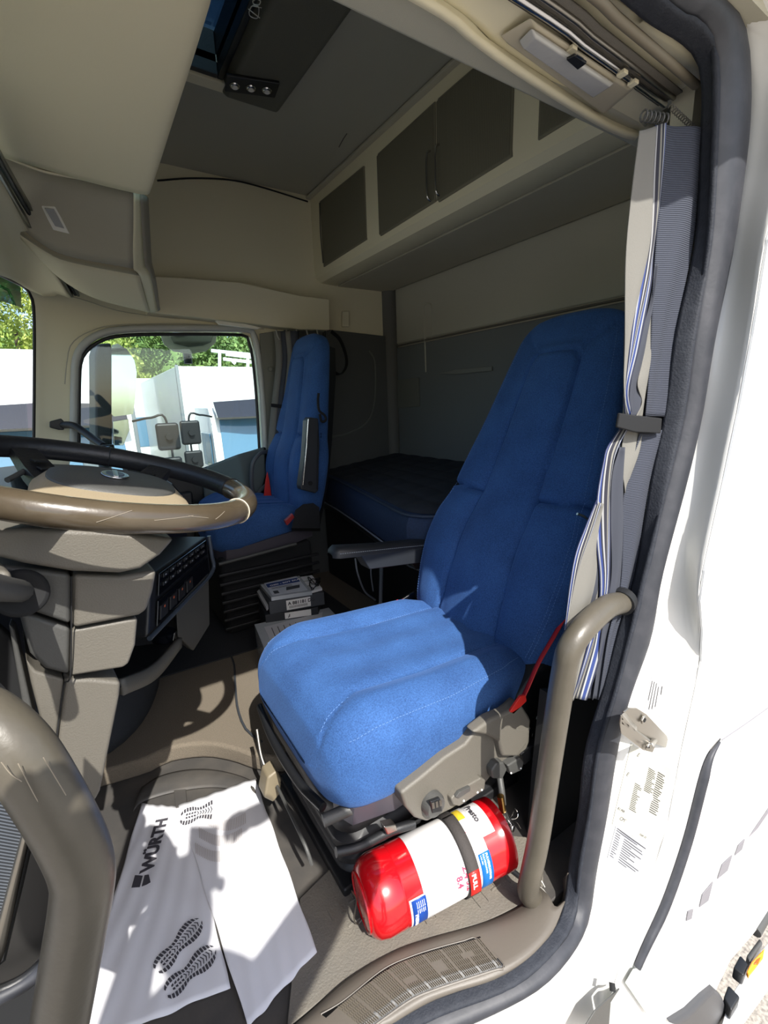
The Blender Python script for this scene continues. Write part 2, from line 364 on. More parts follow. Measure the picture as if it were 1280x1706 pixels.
# lower flange and step well beside the sill
fl = mat('flange_paint', (200, 202, 196), .4)
prism('trim_30', LY([(1055, 1613), (1041, 1637), (1076, 1688), (1082, 1688), (1085, 1651), (1078, 1610)], .352), (0, -.004, 0), fl, kind='structure', bev=.002)
prism('trim_31', LY([(1033, 1644), (1016, 1669), (1012, 1730), (1090, 1730)], .350), (0, -.004, 0), fl, kind='structure', bev=.002)
prism('trim_32', LY([(1031, 1645), (990, 1682), (960, 1730), (1011, 1730), (1016, 1668)], .348), (0, -.003, 0), greytrim2, kind='structure', bev=.001)
p = FY(1021, 1645, .352)
cyl('trim_33', p+Vector((-.004, -.003, -.004)), p+Vector((.004, .004, .004)), .006, blackm)['kind'] = 'structure'
# ------------------------------------------------ sill with tread plate
s0 = [FZ(x, y, .012) for x, y in [(480, 1720), (576, 1637), (654, 1590), (716, 1567), (810, 1540), (869, 1511), (900, 1480)]]
s1 = [FZ(x, y, .028) for x, y in [(500, 1722), (572, 1662), (640, 1611), (690, 1588), (800, 1556), (872, 1530), (915, 1495)]]
s2 = [FZ(x, y, .028) for x, y in [(600, 1726), (640, 1700), (690, 1664), (730, 1648), (838, 1612), (895, 1568), (925, 1512)]]
s3 = [FZ(x, y, .02) for x, y in [(560, 1765), (644, 1706), (716, 1666), (770, 1645), (841, 1619), (915, 1556), (941, 1500)]]
sx = [p.copy() for p in s0]
def fw(row): return [Vector((-.45, row[0].y+.03, row[0].z)), Vector((-.1, row[0].y+.02, row[0].z))]+row
grid('trim_40', [fw(s0), fw(s1), fw(s2), fw(s3)], greytrim2 if False else mat('sill_plastic', (92, 86, 78), .5, bump=.1, bscale=200), nu=80, nv=16, thick=.008, kind='structure')
# upright corner piece where sill meets pillar
grid('trim_41', [LY([(905, 1560), (925, 1510), (938, 1470)], .50), LY([(925, 1545), (945, 1500), (950, 1455)], .455)], mat('sill_plastic', (92, 86, 78)), nu=10, nv=4, thick=.01, kind='structure')
# tread plate: raised ribs laid in rows between two curved edges
tread = empty('tread_plate', FZ(710, 1630, .03), 'dark ribbed plastic step plate set in the door sill', 'step plate')
e0 = resample(cr([FZ(x, y, .0315) for x, y in [(535, 1690), (572, 1668), (638, 1616), (685, 1594), (735, 1578), (800, 1561)]], 200), 100)
e1 = resample(cr([FZ(x, y, .0315) for x, y in [(590, 1735), (632, 1703), (685, 1666), (722, 1650), (770, 1634), (841, 1611)]], 200), 100)
g = grid('plate', [e0, e1], black, tread, nu=60, nv=2, thick=.003)
vs = []; fs = []
for rr in range(6):
    t0 = .08+rr*.152; t1 = t0+.115
    for c in range(74):
        if (rr in (2, 3) and 44 <= c < 50) or (rr == 3 and 28 <= c < 34) or (rr == 2 and 60 <= c < 66) or c % 9 == 8: continue
        u = 8+c*1.22; i = int(u); 
        if i+1 > 98: break
        a = e0[i].lerp(e0[i+1], u-i); b = e1[i].lerp(e1[i+1], u-i); a2 = e0[i].lerp(e0[i+1], min(1, u-i+.5)); d = (e0[i+1]-e0[i])*.38
        P0 = a.lerp(b, t0); P1 = a.lerp(b, t1); k = len(vs); z = Vector((0, 0, .0015)); z2 = Vector((0, 0, .0052))
        vs += [P0+z, P0+d+z, P1+d+z, P1+z, P0+z2+d*.2, P0+d*.8+z2, P1+d*.8+z2, P1+z2+d*.2]
        fs += [(k+4, k+5, k+6, k+7), (k, k+1, k+5, k+4), (k+1, k+2, k+6, k+5), (k+2, k+3, k+7, k+6), (k+3, k, k+4, k+7)]
o = mesh('rib', vs, fs, mat('tread_rib', (100, 93, 82), .45), tread, kind='stuff')
tube('plate_rim', e0[::6]+[e0[-1].lerp(e1[-1], .5)]+e1[::-6], .0022, mat('sill_plastic', (92, 86, 78)), tread, n=70, k=6)
adopt(tread)
# ------------------------------------------------ header above the driver's door
H0 = [FZ(x, y, 1.585) for x, y in [(700, 0), (786, 63), (895, 140), (990, 199), (1035, 222), (1062, 229)]]
H0b = [FZ(x, y, 1.600) for x, y in [(722, 0), (812, 72), (908, 135), (996, 193), (1040, 214), (1064, 222)]]
H1 = [FZ(x, y, 1.603) for x, y in [(736, 0), (836, 82), (917, 134), (999, 190), (1040, 212), (1066, 219)]]
H2 = [FZ(x, y, 1.612) for x, y in [(850, 0), (905, 38), (954, 68), (1020, 118), (1060, 150), (1108, 178)]]
H3 = [FZ(x, y, 1.622) for x, y in [(925, 0), (985, 30), (1049, 68), (1100, 112), (1130, 140), (1160, 166)]]
H4 = [FZ(x, y, 1.628) for x, y in [(1031, 0), (1060, 24), (1085, 41), (1130, 68), (1158, 95), (1170, 131)]]
H0, H0b, H1, H2, H3, H4 = [[Vector((-.45, r[0].y, r[0].z)), Vector((0, r[0].y, r[0].z))]+r for r in (H0, H0b, H1, H2, H3, H4)]
grid('trim_50', [H0, H0b], cream, nu=50, nv=5, thick=.012, kind='structure')
tube('trim_51', [p+Vector((0, -.002, -.001)) for p in H0b], .0035, black, n=50, k=8, kind='structure')
header = grid('trim_52', [H1, H2, H3, H4], cream, nu=50, nv=14, thick=.006, kind='structure')
box('wall_left_upper', (-.6, .60, 1.60), (1.25, .66, 2.2), ceil_m, kind='structure', bev=.01)
box('wall_left_cover', (-.6, .40, 1.655), (1.25, .62, 1.70), cream2, kind='structure')
# curtain rail on the header
rail = empty('curtain_rail', FZ(954, 59, 1.60), 'polished metal curtain rail above the driver door beside the dome lamp', 'rail')
rp = [FZ(x, y, 1.598) for x, y in [(868, 0), (954, 62), (1040, 124), (1108, 174)]]
rp = [Vector((-.3, rp[0].y-.0, 1.598))]+rp
tube('rod', rp, .0055, chrome, rail, n=30, k=10); tube('rod', [p+Vector((.0, -.016, .002)) for p in rp], .004, steel, rail, n=30, k=10)
grid('channel', [[p+Vector((0, .012, .004)) for p in rp], [p+Vector((0, -.030, .006)) for p in rp]], greytrim, rail, nu=30, nv=3, thick=.003)
tube('slot', [p+Vector((0.0, -.052, .004)) for p in rp], .007, mat('taupe', (120, 112, 96), .6), rail, n=30, k=8)
for i in range(3):
    c = FZ([955, 1040, 1058][i], [82, 122, 138][i], 1.592); box('bracket', (c.x-.006, c.y-.004, c.z-.002), (c.x+.006, c.y+.010, c.z+.004), cream, rail, bev=.001)
adopt(rail)
# dome lamp in the header
lamp = empty('dome_lamp', FZ(944, 106, 1.59), 'clear dome lamp with black rocker switch above the driver door', 'lamp')
hz = [FZ(x, y, 1.598) for x, y in [(831, 60), (885, 27), (1060, 146), (1008, 190)]]
cz = sum(hz, Vector())/4
frustum('housing', hz, [p.lerp(cz, .12)+Vector((0, 0, -.006)) for p in hz], mat('lamp_housing', (188, 180, 158), .4), lamp, bev=.003)
lz = [FZ(x, y, 1.590) for x, y in [(863, 68), (886, 44), (1026, 138), (992, 160)]]
lc = sum(lz, Vector())/4
lens_m = mat('frosted_lens', (178, 178, 176), .15, coat=.8, bump=.2, bscale=90)
frustum('lens', lz, [p.lerp(lc, .1)+Vector((0, 0, -.008)) for p in lz], lens_m, lamp, bev=.003)
swz = [FZ(x, y, 1.5805) for x, y in [(944, 95), (958, 88), (978, 101), (963, 112)]]
prism('switch', swz, (0, 0, -.004), black, lamp, bev=.001)
swz = [FZ(x, y, 1.576) for x, y in [(958, 92), (962, 90), (973, 97), (969, 99)]]
prism('switch_mark', swz, (0, 0, -.0008), steel, lamp)
adopt(lamp)
# spring of the curtain/blind next to the seal
pts = []
a = FY(1118, 178, .50); b = FY(1165, 222, .50)
for i in range(240):
    t = i/239; c = a.lerp(b, t); pts.append(c+Vector((0, .004*math.cos(t*90), .004*math.sin(t*90))))
tag(tube('coil_spring', pts, .0009, greytrim, n=240, k=5), 'small metal coil spring in the upper rear corner of the door opening', 'spring')
# ------------------------------------------------ ceiling with roof hatch opening
hx0, hx1, hy0, hy1 = .22, .55, 1.00, 1.745
holed('ceiling', [(-.6, .5), (1.80, .5), (1.80, 2.60), (-.6, 2.60)], [[(hx0, hy0), (hx1, hy0), (hx1, hy1), (hx0, hy1)]], lambda x, y: Vector((x, y, 2.165)), .02, ceil_m, kind='structure')
for i, (a, b) in enumerate([((hx0-.02, hy0-.02, 2.12), (hx0, hy1+.02, 2.24)), ((hx1, hy0-.02, 2.12), (hx1+.02, hy1+.02, 2.24)), ((hx0, hy0-.02, 2.12), (hx1, hy0, 2.24)), ((hx0, hy1, 2.12), (hx1, hy1+.02, 2.24))]):
    box('trim_%d' % (60+i), a, b, black, kind='structure', bev=.003)
box('window_3', (hx0-.03, hy0-.03, 2.24), (hx1+.03, hy1+.03, 2.25), tintglass, kind='structure')
box('trim_64', (hx0, hy1+.025, 2.115), (hx1+.05, hy1+.075, 2.16), cream, kind='structure', bev=.005)
# ------------------------------------------------ far wall with passenger door window, A pillar
win = [(112, 800), (120, 748), (127, 640), (130, 600), (142, 578), (165, 563), (195, 555), (260, 552), (400, 553), (417, 562), (425, 590), (432, 660), (438, 746), (395, 770), (340, 800)]
wl = [(FY(x, y, 2.5).x, FY(x, y, 2.5).z) for x, y in win]
fr = [(-.33, 0), (-.20, .88), (FY(57, 745, 2.5).x, FY(57, 745, 2.5).z), (FY(57, 620, 2.5).x, FY(57, 620, 2.5).z), (FY(57, 510, 2.5).x, FY(57, 510, 2.5).z), (FY(50, 490, 2.5).x, FY(50, 490, 2.5).z), (FY(35, 472, 2.5).x, FY(35, 472, 2.5).z), (FY(0, 455, 2.5).x, FY(0, 455, 2.5).z), (-.40, 1.75), (-.5, 2.2), (1.8, 2.2), (1.8, 0)]
holed('wall_right', fr, [wl], lambda x, z: Vector((x, 2.515, z)), .03, cream, kind='structure')
far = [FY(x, y, 2.495) for x, y in win]
tube('window_1', cr([FY(x, y, 2.488) for x, y in [(122, 760), (124, 640), (127, 598), (140, 574), (164, 558), (195, 550), (260, 547), (402, 548), (422, 558), (430, 590), (437, 660), (443, 760)]], 60), .016, mat('window_frame', (186, 188, 182), .4), n=60, k=10, kind='structure')
tube('window_2', cr([FY(x, y, 2.49) for x, y in [(131, 760), (132, 640), (135, 602), (146, 583), (168, 568), (197, 560), (260, 557), (398, 558), (412, 566), (420, 592), (427, 660), (433, 760)]], 60), .008, black, n=60, k=8, kind='structure')
prism('window_glass_right', [FY(x, y, 2.50) for x, y in win], (0, .004, 0), glass, kind='structure')
# inner seam above the window, pillar seam
tube('trim_70', [FY(x, y, 2.478) for x, y in [(108, 640), (112, 600), (120, 572), (150, 552), (200, 541), (330, 540), (440, 548)]], .0022, cream2, n=40, k=6, kind='structure')
tube('trim_71', [FY(x, y, 2.495) for x, y in [(42, 478), (70, 484), (130, 497), (190, 516), (235, 524), (300, 532)]], .0015, cream2, n=30, k=6, kind='structure')
# rear pillar frame of passenger door + dark lower rear side panel
prism('wall_right_pillar', LY([(432, 556), (458, 552), (462, 600), (462, 700), (458, 800), (445, 800)], 2.49), (0, -.012, 0), mat('pillar_grey', (120, 120, 110), .6), kind='structure', bev=.004)
b_ = FY(450, 615, 2.47); cyl('trim_72', b_, b_+Vector((0, -.012, 0)), .012, mat('pillar_grey', (120, 120, 110)), bev=.003)['kind'] = 'structure'
dkpanel = mat('dark_cloth_panel', (84, 86, 84), .9, bump=.2, bscale=300)
prism('wall_right_rear', [(1.0, 2.492, .01), (1.72, 2.492, .01), (1.72, 2.492, 1.47), (1.30, 2.492, 1.49), (1.0, 2.492, 1.49)], (0, -.012, 0), dkpanel, kind='structure', bev=.01)
tube('trim_73', [FY(x, y, 2.478) for x, y in [(553, 728), (580, 722), (610, 705), (622, 680), (626, 640), (624, 600), (615, 585)]], .005, mat('panel_mould', (104, 106, 102), .8), n=30, k=8, kind='structure')
prism('trim_74', [FY(x, y, 2.49) for x, y in [(569, 519), (580, 519), (580, 545), (569, 545)]], (0, -.018, 0), cream, kind='structure', bev=.005)
# upper far wall line under the ceiling
tube('trim_75', [FY(x, y, 2.49) for x, y in [(262, 301), (320, 297), (385, 300), (440, 313), (513, 336)]], .004, black, n=30, k=6, kind='structure')
# ledge over the passenger door
lt = [(246, 459), (300, 462), (400, 470), (450, 481), (500, 492), (549, 498)]
lb = [(246, 520), (300, 526), (400, 537), (450, 543), (500, 549), (550, 550)]
L0 = LY(lt, 2.40); L1 = LY(lb, 2.42)
ledge_pts = L0+L1[::-1]
o = frustum('trim_80', ledge_pts, [p+Vector((0, .10, 0)) for p in ledge_pts], cream, kind='structure', bev=.006, seg=3)
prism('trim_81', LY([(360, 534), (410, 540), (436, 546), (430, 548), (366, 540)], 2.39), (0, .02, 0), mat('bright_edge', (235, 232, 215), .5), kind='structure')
# ------------------------------------------------ rear wall
box('wall_rear', (1.735, .42, 0), (1.78, 2.60, 2.2), cream2, kind='structure')
rear_hi = mat('rear_cloth_light', (176, 174, 160), .95, bump=.35, bscale=220)
rear_lo = mat('rear_cloth_dark', (108, 112, 112), .95, bump=.2, bscale=300)
box('wall_rear_upper', (1.722, .5, 1.425), (1.738, 2.50, 1.74), rear_hi, kind='structure', bev=.008)
box('wall_rear_lower', (1.722, .5, .02), (1.738, 2.50, 1.405), rear_lo, kind='structure', bev=.008)
tube('trim_82', [Vector((1.722, .5, 1.415)), Vector((1.722, 2.5, 1.415))], .005, greytrim, n=4, k=8, kind='structure')
cyl('trim_83', (1.70, 2.50, .5), (1.70, 2.50, 2.15), .05, mat('corner_dark', (100, 100, 96), .8), k=20)['kind'] = 'structure'
tube('trim_84', [FX(x, y, 1.715) for x, y in [(640, 490), (634, 505), (634, 560), (636, 575), (650, 577)]], .004, black, n=20, k=6, kind='structure')
# moulded vertical groove, long shelf slot and document pocket on the rear wall
tube('trim_85', [FX(x, y, 1.722) for x, y in [(710, 620), (708, 560), (706, 520), (708, 508), (714, 506), (719, 512), (719, 560)]], .005, rear_hi, n=30, k=8, kind='structure')
prism('trim_86', [FX(x, y, 1.72) for x, y in [(735, 622), (760, 616), (822, 610), (822, 618), (760, 624)]], (-.012, 0, 0), mat('shelf_edge', (120, 122, 118), .6), kind='structure', bev=.003)
prism('trim_87', [FX(x, y, 1.718) for x, y in [(663, 633), (699, 629), (700, 677), (664, 680)]], (-.006, 0, 0), mat('pocket', (110, 111, 104), .8), kind='structure', bev=.002)
# =================================================================== OVERHEAD LOCKERS ON THE REAR WALL
mesh_m = wave_mat('locker_mesh', (122, 118, 100), (98, 95, 80), 90, 'Y', .8, .5)
cab = empty('overhead_locker', (1.45, 1.5, 1.72), 'long cream overhead locker across the rear wall with net doors and chrome handles', 'locker')
prof = [(1.215, 2.150), (1.212, 1.80), (1.220, 1.755), (1.245, 1.735), (1.34, 1.728), (1.352, 1.733), (1.352, 1.745), (1.72, 1.745), (1.72, 2.150)]
def sec(y, k=0): return [Vector((x, y, z)) for x, z in prof]
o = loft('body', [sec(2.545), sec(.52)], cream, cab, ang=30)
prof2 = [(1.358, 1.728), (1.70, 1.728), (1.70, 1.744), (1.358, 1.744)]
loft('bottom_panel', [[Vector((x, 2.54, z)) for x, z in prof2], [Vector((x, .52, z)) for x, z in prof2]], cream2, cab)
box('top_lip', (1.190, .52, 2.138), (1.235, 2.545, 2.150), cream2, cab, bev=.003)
def net_door(y0, y1, zt0, zt1, zb, handle=None, r=.012):
    # y0 > y1 ; a recess frame and a net panel in it
    q = [Vector((1.207, y0, zb)), Vector((1.207, y1, zb+.008)), Vector((1.207, y1, zt1)), Vector((1.207, y0, zt0))]
    f = prism('door_frame', [Vector((p.x+.0015, p.y+(.006 if p.y == y0 else -.006), p.z+(.006 if i > 1 else -.006))) for i, p in enumerate(q)], (.008, 0, 0), mat('locker_recess', (120, 116, 98), .6), cab, bev=.003)
    nd = prism('net_door', q, (.006, 0, 0), mesh_m, cab, bev=.004)
    for h in (handle or []):
        cy_ = h; z0 = zb+.012; z1 = zb+.17
        tube('handle', [(1.207, cy_, z0), (1.192, cy_, z0+.012), (1.190, cy_, (z0+z1)/2), (1.192, cy_, z1-.012), (1.207, cy_, z1)], .0038, chrome, nd, n=24, k=8)
net_door(2.375, 1.945, 2.085, 2.075, 1.79)
tube('door_edge', [(1.204, 2.372, 1.80), (1.200, 2.374, 1.94), (1.204, 2.372, 2.08)], .003, greytrim, cab, n=12, k=6)
net_door(1.835, 1.462, 2.075, 2.085, 1.78, [1.482])
net_door(1.448, 1.106, 2.085, 2.085, 1.78, [1.432])
net_door(1.00, .60, 2.085, 2.085, 1.79)
adopt(cab)
# =================================================================== CEILING CONSOLE
con_m = mat('console_dark', (98, 97, 86), .7, bump=.2, bscale=300)
con = empty('ceiling_console', (.66, 1.4, 2.15), 'grey ceiling console beside the roof hatch with three reading lamps', 'console')
a0 = [Vector((.56, 1.00, 2.155)), Vector((.82, 1.00, 2.155)), Vector((.80, 1.86, 2.155)), Vector((.565, 1.86, 2.155))]
a1 = [Vector((.585, 1.02, 2.085)), Vector((.775, 1.02, 2.085)), Vector((.765, 1.80, 2.095)), Vector((.585, 1.80, 2.095))]
frustum('body', a0, a1, con_m, con, bev=.012, seg=3)
lq = [FZ(x, y, 2.094) for x, y in [(377, 120), (466, 134), (458, 158), (374, 147)]]
prism('lamp_panel', lq, (0, 0, -.010), black, con, bev=.003)
for k in range(3):
    t = .17+.31*k
    a_ = (lq[0].lerp(lq[1], t)+lq[3].lerp(lq[2], t))/2+Vector((0, 0, -.010)); 
    cyl('reading_lamp', a_, a_+Vector((0, 0, -.006)), .017, chrome, con, k=20, r1=.013, bev=.002)
    cyl('lamp_glass', a_+Vector((0, 0, -.006)), a_+Vector((0, 0, -.008)), .009, mat('lamp_bulb', (235, 232, 225), .1), con, k=16)
# printed pictograms on the console (reading lamp / crossed lamp)
pic = mat('pictogram', (190, 190, 180), .7)
def pic_pt(x, y): return FZ(x, y, 2.083)
tube('pictogram', [pic_pt(x, y) for x, y in [(415, 20), (420, 10), (431, 12), (429, 30), (417, 27), (415, 20)]], .0012, pic, con, n=24, k=5)
tube('pictogram', [pic_pt(414, 15), pic_pt(433, 30)], .0012, pic, con, n=4, k=5)
tube('pictogram', [pic_pt(x, y) for x, y in [(421, 2), (427, -2), (434, 2), (431, 8), (423, 7), (421, 2)]], .0014, pic, con, n=20, k=5)
tube('pictogram', [pic_pt(420, 10), pic_pt(436, 13)], .0008, pic, con, n=4, k=5)
adopt(con)
tube('trim_90', [FZ(x, y, 2.153) for x, y in [(565, 245), (572, 232), (578, 223)]], .002, greytrim, n=8, k=5, kind='structure')
# =================================================================== HEADER SHELF OVER THE WINDSCREEN
sh = empty('header_shelf', (.1, 1.4, 1.75), 'deep cream storage shelf hanging over the windscreen on the driver side', 'shelf')
top = cream
rearY1 = 1.80
R0 = [FZ(x, y, 1.74) for x, y in [(352, -40), (344, -10), (318, 80), (280, 205), (252, 300), (246, 318)]]
R1 = [FZ(x, y, 1.72) for x, y in [(344, -44), (334, -10), (308, 80), (271, 205), (244, 302), (238, 322)]]
U = [FZ(x, y, 1.715) for x, y in [(150, -60), (140, 20), (130, 120), (130, 210), (140, 272), (145, 300)]]
V = [FZ(x, y, 1.73) for x, y in [(-60, -60), (-55, 20), (-50, 100), (-40, 170), (-20, 225), (0, 258)]]
def front_ext(r): return [Vector((r[0].x+.02, .62, r[0].z))]+r
R0, R1, U, V = [front_ext(r) for r in (R0, R1, U, V)]
R_up = [Vector((p.x+.02, p.y, 2.12)) for p in R0]
R_mid = [Vector((p.x+.012, p.y, p.z+.03)) for p in R0]
grid('rear_face', [R_up, R_mid, R0], cream_lit, sh, nu=30, nv=10, thick=.006)
grid('underside', [R0, R1, U, V], cream_lit, sh, nu=30, nv=24, thick=.008)
endc = [R0[-1], R1[-1], U[-1], FZ(70, 285, 1.715), V[-1]]
grid('end_face', [endc, [p+Vector((0, .02, .012)) for p in endc], [p+Vector((.0, .03, .10)) for p in endc]], cream, sh, nu=20, nv=6, thick=.006)
box('back_block', (-.45, .64, 1.78), (.12, 1.78, 2.12), cream2, sh, bev=.02)
adopt(sh)
# passenger side locker with lamp
pl = empty('passenger_locker', (.1, 2.1, 1.7), 'cream overhead box above the windscreen on the far side with a small lamp', 'locker')
A = [(-60, 225, 1.78), (20, 268, 1.80), (120, 297, 1.82), (222, 322, 1.84)]
B = [(-20, 330, 1.90), (55, 395, 1.95), (110, 425, 1.98), (222, 447, 2.00)]
C = [(20, 380, 1.95), (80, 420, 1.99), (120, 436, 2.02), (232, 458, 2.05)]
D = [(110, 470, 2.22), (140, 488, 2.26), (180, 503, 2.28), (250, 520, 2.32)]
A, B, C, D = [LY(r) for r in (A, B, C, D)]
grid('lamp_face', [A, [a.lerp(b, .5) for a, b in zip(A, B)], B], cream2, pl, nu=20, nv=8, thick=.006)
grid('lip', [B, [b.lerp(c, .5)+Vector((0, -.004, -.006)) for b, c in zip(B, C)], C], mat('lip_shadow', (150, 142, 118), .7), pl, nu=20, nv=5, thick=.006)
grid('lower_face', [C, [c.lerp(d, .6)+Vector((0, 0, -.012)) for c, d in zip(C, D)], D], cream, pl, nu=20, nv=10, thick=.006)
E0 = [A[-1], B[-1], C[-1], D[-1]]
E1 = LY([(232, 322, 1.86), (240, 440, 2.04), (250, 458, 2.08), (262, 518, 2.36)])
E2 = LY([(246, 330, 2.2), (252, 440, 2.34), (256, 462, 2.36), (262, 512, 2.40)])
grid('end_cap', [E0, E1], mat('lit_edge_paint', (245, 240, 205), .5), pl, nu=20, nv=4, thick=.006)  # lit strip along the locker edge, painted as a paler cap
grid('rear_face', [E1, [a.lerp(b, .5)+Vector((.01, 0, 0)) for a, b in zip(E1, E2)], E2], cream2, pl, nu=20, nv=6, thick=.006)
Tn = [a+Vector((0, .3, .25)) for a in A]
grid('top', [A, Tn], cream2, pl, nu=10, nv=3, thick=.006)
lq = LY([(65, 338, 1.885), (91, 341, 1.885), (116, 388, 1.935), (88, 381, 1.935)])
prism('lamp_frame', lq, (0, -.012, -.008), mat('lamp_white', (245, 243, 232), .4), pl, bev=.003)
lq = LY([(74, 346, 1.868), (90, 348, 1.868), (107, 380, 1.915), (92, 376, 1.915)])
prism('lamp_lens', lq, (0, -.004, -.003), lens_m, pl, bev=.001)
adopt(pl)
# blind rails of the windscreen (two dark metal strips) and the strip of header below them
br = empty('blind_rail', FY(60, 380, 2.0), 'pair of dark metal blind rails running along the windscreen header', 'rail')
ra = LY([(-60, 180, 1.30), (0, 290, 1.62), (40, 360, 1.88), (85, 430, 2.10), (120, 492, 2.32)])
rb_ = LY([(-50, 160, 1.30), (8, 272, 1.62), (50, 345, 1.88), (95, 420, 2.10), (131, 492, 2.32)])
railm = mat('rail_metal', (120, 120, 112), .3, metal=.9)
sweep('rail', ra, [(-.009, -.004), (.009, -.004), (.009, .004), (-.009, .004)], railm, br, n=30)
sweep('rail', rb_, [(-.006, -.004), (.006, -.004), (.006, .004), (-.006, .004)], railm, br, n=30)
tube('groove', [a.lerp(b, .55)+Vector((0, .004, .004)) for a, b in zip(ra, rb_)], .007, black, br, n=30, k=8)
adopt(br)
h0 = LY([(-70, 200, 1.32), (0, 300, 1.64), (40, 372, 1.90), (80, 436, 2.12), (118, 496, 2.34)])
h1 = LY([(-80, 380, 1.5), (0, 425, 1.9), (20, 440, 2.1), (50, 462, 2.3), (90, 492, 2.42)])
h2 = LY([(-80, 425, 1.6), (0, 458, 2.05), (20, 466, 2.2), (45, 480, 2.38), (72, 492, 2.46)])
grid('wall_front_header', [h0, [a.lerp(b, .5)+Vector((-.01, 0, .01)) for a, b in zip(h0, h1)], h1, h2], cream, nu=30, nv=12, thick=.008, kind='structure')
tube('trim_91', h1, .002, greytrim, n=30, k=5, kind='structure')
tube('trim_92', LY([(-60, 425, 1.7), (0, 458, 2.1), (25, 470, 2.25), (44, 482, 2.42), (54, 500, 2.46), (57, 540, 2.47), (57, 640, 2.47), (56, 760, 2.47)]), .006, black, n=50, k=8, kind='structure')
# windscreen glass and front wall
ws0 = [Vector((-.11, 2.48, 1.62)), Vector((-.33, 2.1, 1.64)), Vector((-.42, 1.5, 1.66)), Vector((-.33, .9, 1.64)), Vector((-.12, .50, 1.62))]
ws1 = [Vector((-.21, 2.48, .80)), Vector((-.62, 2.1, .80)), Vector((-.72, 1.5, .80)), Vector((-.62, .9, .80)), Vector((-.42, .50, .80))]
grid('window_4', [ws0, ws1], glass, nu=30, nv=3, kind='structure')
gt = [a.lerp(b, .0) for a, b in zip(ws0, ws1)]; gb = [a.lerp(b, .14) for a, b in zip(ws0, ws1)]
grid('window_4_shade_band', [[p+Vector((.004, 0, 0)) for p in gt], [p+Vector((.004, 0, 0)) for p in gb]], greenglass, nu=30, nv=3, kind='structure')
grid('wall_front', [[p+Vector((0, 0, .0)) for p in ws1], [Vector((p.x, p.y, 0)) for p in ws1]], black, nu=20, nv=3, thick=.02, kind='structure')
grid('wall_front_upper', [[p+Vector((-.02, 0, .0)) for p in ws0], [Vector((p.x-.05, p.y, 2.2)) for p in ws0]], cream2, nu=20, nv=3, thick=.02, kind='structure')
# near side A pillar
frustum('wall_left_pillar', [Vector((-.62, .40, .0)), Vector((-.46, .40, .0)), Vector((-.46, .50, .0)), Vector((-.62, .50, .0))], [Vector((-.30, .40, 1.72)), Vector((-.12, .40, 1.72)), Vector((-.12, .50, 1.72)), Vector((-.30, .50, 1.72))], white, kind='structure', bev=.01)
# =================================================================== DASHBOARD
dash = empty('dashboard', (-.2, 1.5, .5), 'dark wraparound dashboard with a centre stack turned towards the driver', 'dashboard')
def dsec(y, xr, zt, zb, xf=-.66):
    return [Vector((xf, y, zt-.02)), Vector((xr-.16, y, zt)), Vector((xr-.03, y, zt-.02)), Vector((xr, y, zt-.07)), Vector((xr-.01, y, zt-.20)), Vector((xr-.06, y, zb+.04)), Vector((xr-.12, y, zb)), Vector((xf, y, zb))]
loft('body', [dsec(.52, -.26, .86, .42), dsec(.80, -.26, .84, .44), dsec(1.05, -.22, .84, .44), dsec(1.20, -.10, .86, .42), dsec(1.38, .10, .865, .42), dsec(1.58, .25, .87, .42), dsec(1.74, .24, .875, .42), dsec(2.0, .10, .885, .44), dsec(2.42, -.02, .88, .46)], black, dash, ang=50)
# centre stack: face plane turned to driver
F = [FY(252, 958, 1.12), FY(346, 893, 1.42), FY(352, 952, 1.42), FY(246, 1064, 1.08)]
nrm = (F[1]-F[0]).cross(F[3]-F[0]).normalized()
if nrm.dot(CAM-F[0]) < 0: nrm = -nrm
frustum('centre_stack', [p-nrm*.20 for p in F], F, black, dash, bev=.008)
def fpt(u, v, h=0): return F[0].lerp(F[1], u).lerp(F[3].lerp(F[2], u), v)+nrm*h
tube('stack_frame', [fpt(1, 0, .004), fpt(1, .5, .006), fpt(1, 1, .004), fpt(.5, 1, .006), fpt(0, 1, .004)], .006, mat('stack_frame', (58, 66, 76), .35), dash, n=40, k=8)
screen_m = mat('screen', (14, 16, 22), .12, coat=.8)
def fquad(name, u0, u1, v0, v1, h, m, d=.004): return prism(name, [fpt(u0, v0, h), fpt(u1, v0, h), fpt(u1, v1, h), fpt(u0, v1, h)], nrm*d, m, dash, bev=.0012)
fquad('radio_panel', .08, .92, .05, .42, .002, screen_m); fquad('radio_panel', .08, .92, .50, .92, .002, screen_m)
kn = mat('switch_mark', (170, 172, 176), .5)
for r in range(2):
    for c in range(7):
        if r: fquad('switch', .12+c*.11, .19+c*.11, .10+r*.12, .17+r*.12, .006, black, .004)
        else: fquad('switch', .12+c*.11, .19+c*.11, .08, .15, .006, black, .004)
        fquad('switch_mark', .14+c*.11, .155+c*.11, (.10 if r == 0 else .24), (.12 if r == 0 else .26), .0102, kn, .0006)
for c in range(4): fquad('switch', .10+c*.13, .20+c*.13, .60, .84, .006, black, .004); fquad('switch_mark', .14+c*.13, .155+c*.13, .64, .68, .0102, mat('amber_mark', (190, 90, 50), .5), .0006)
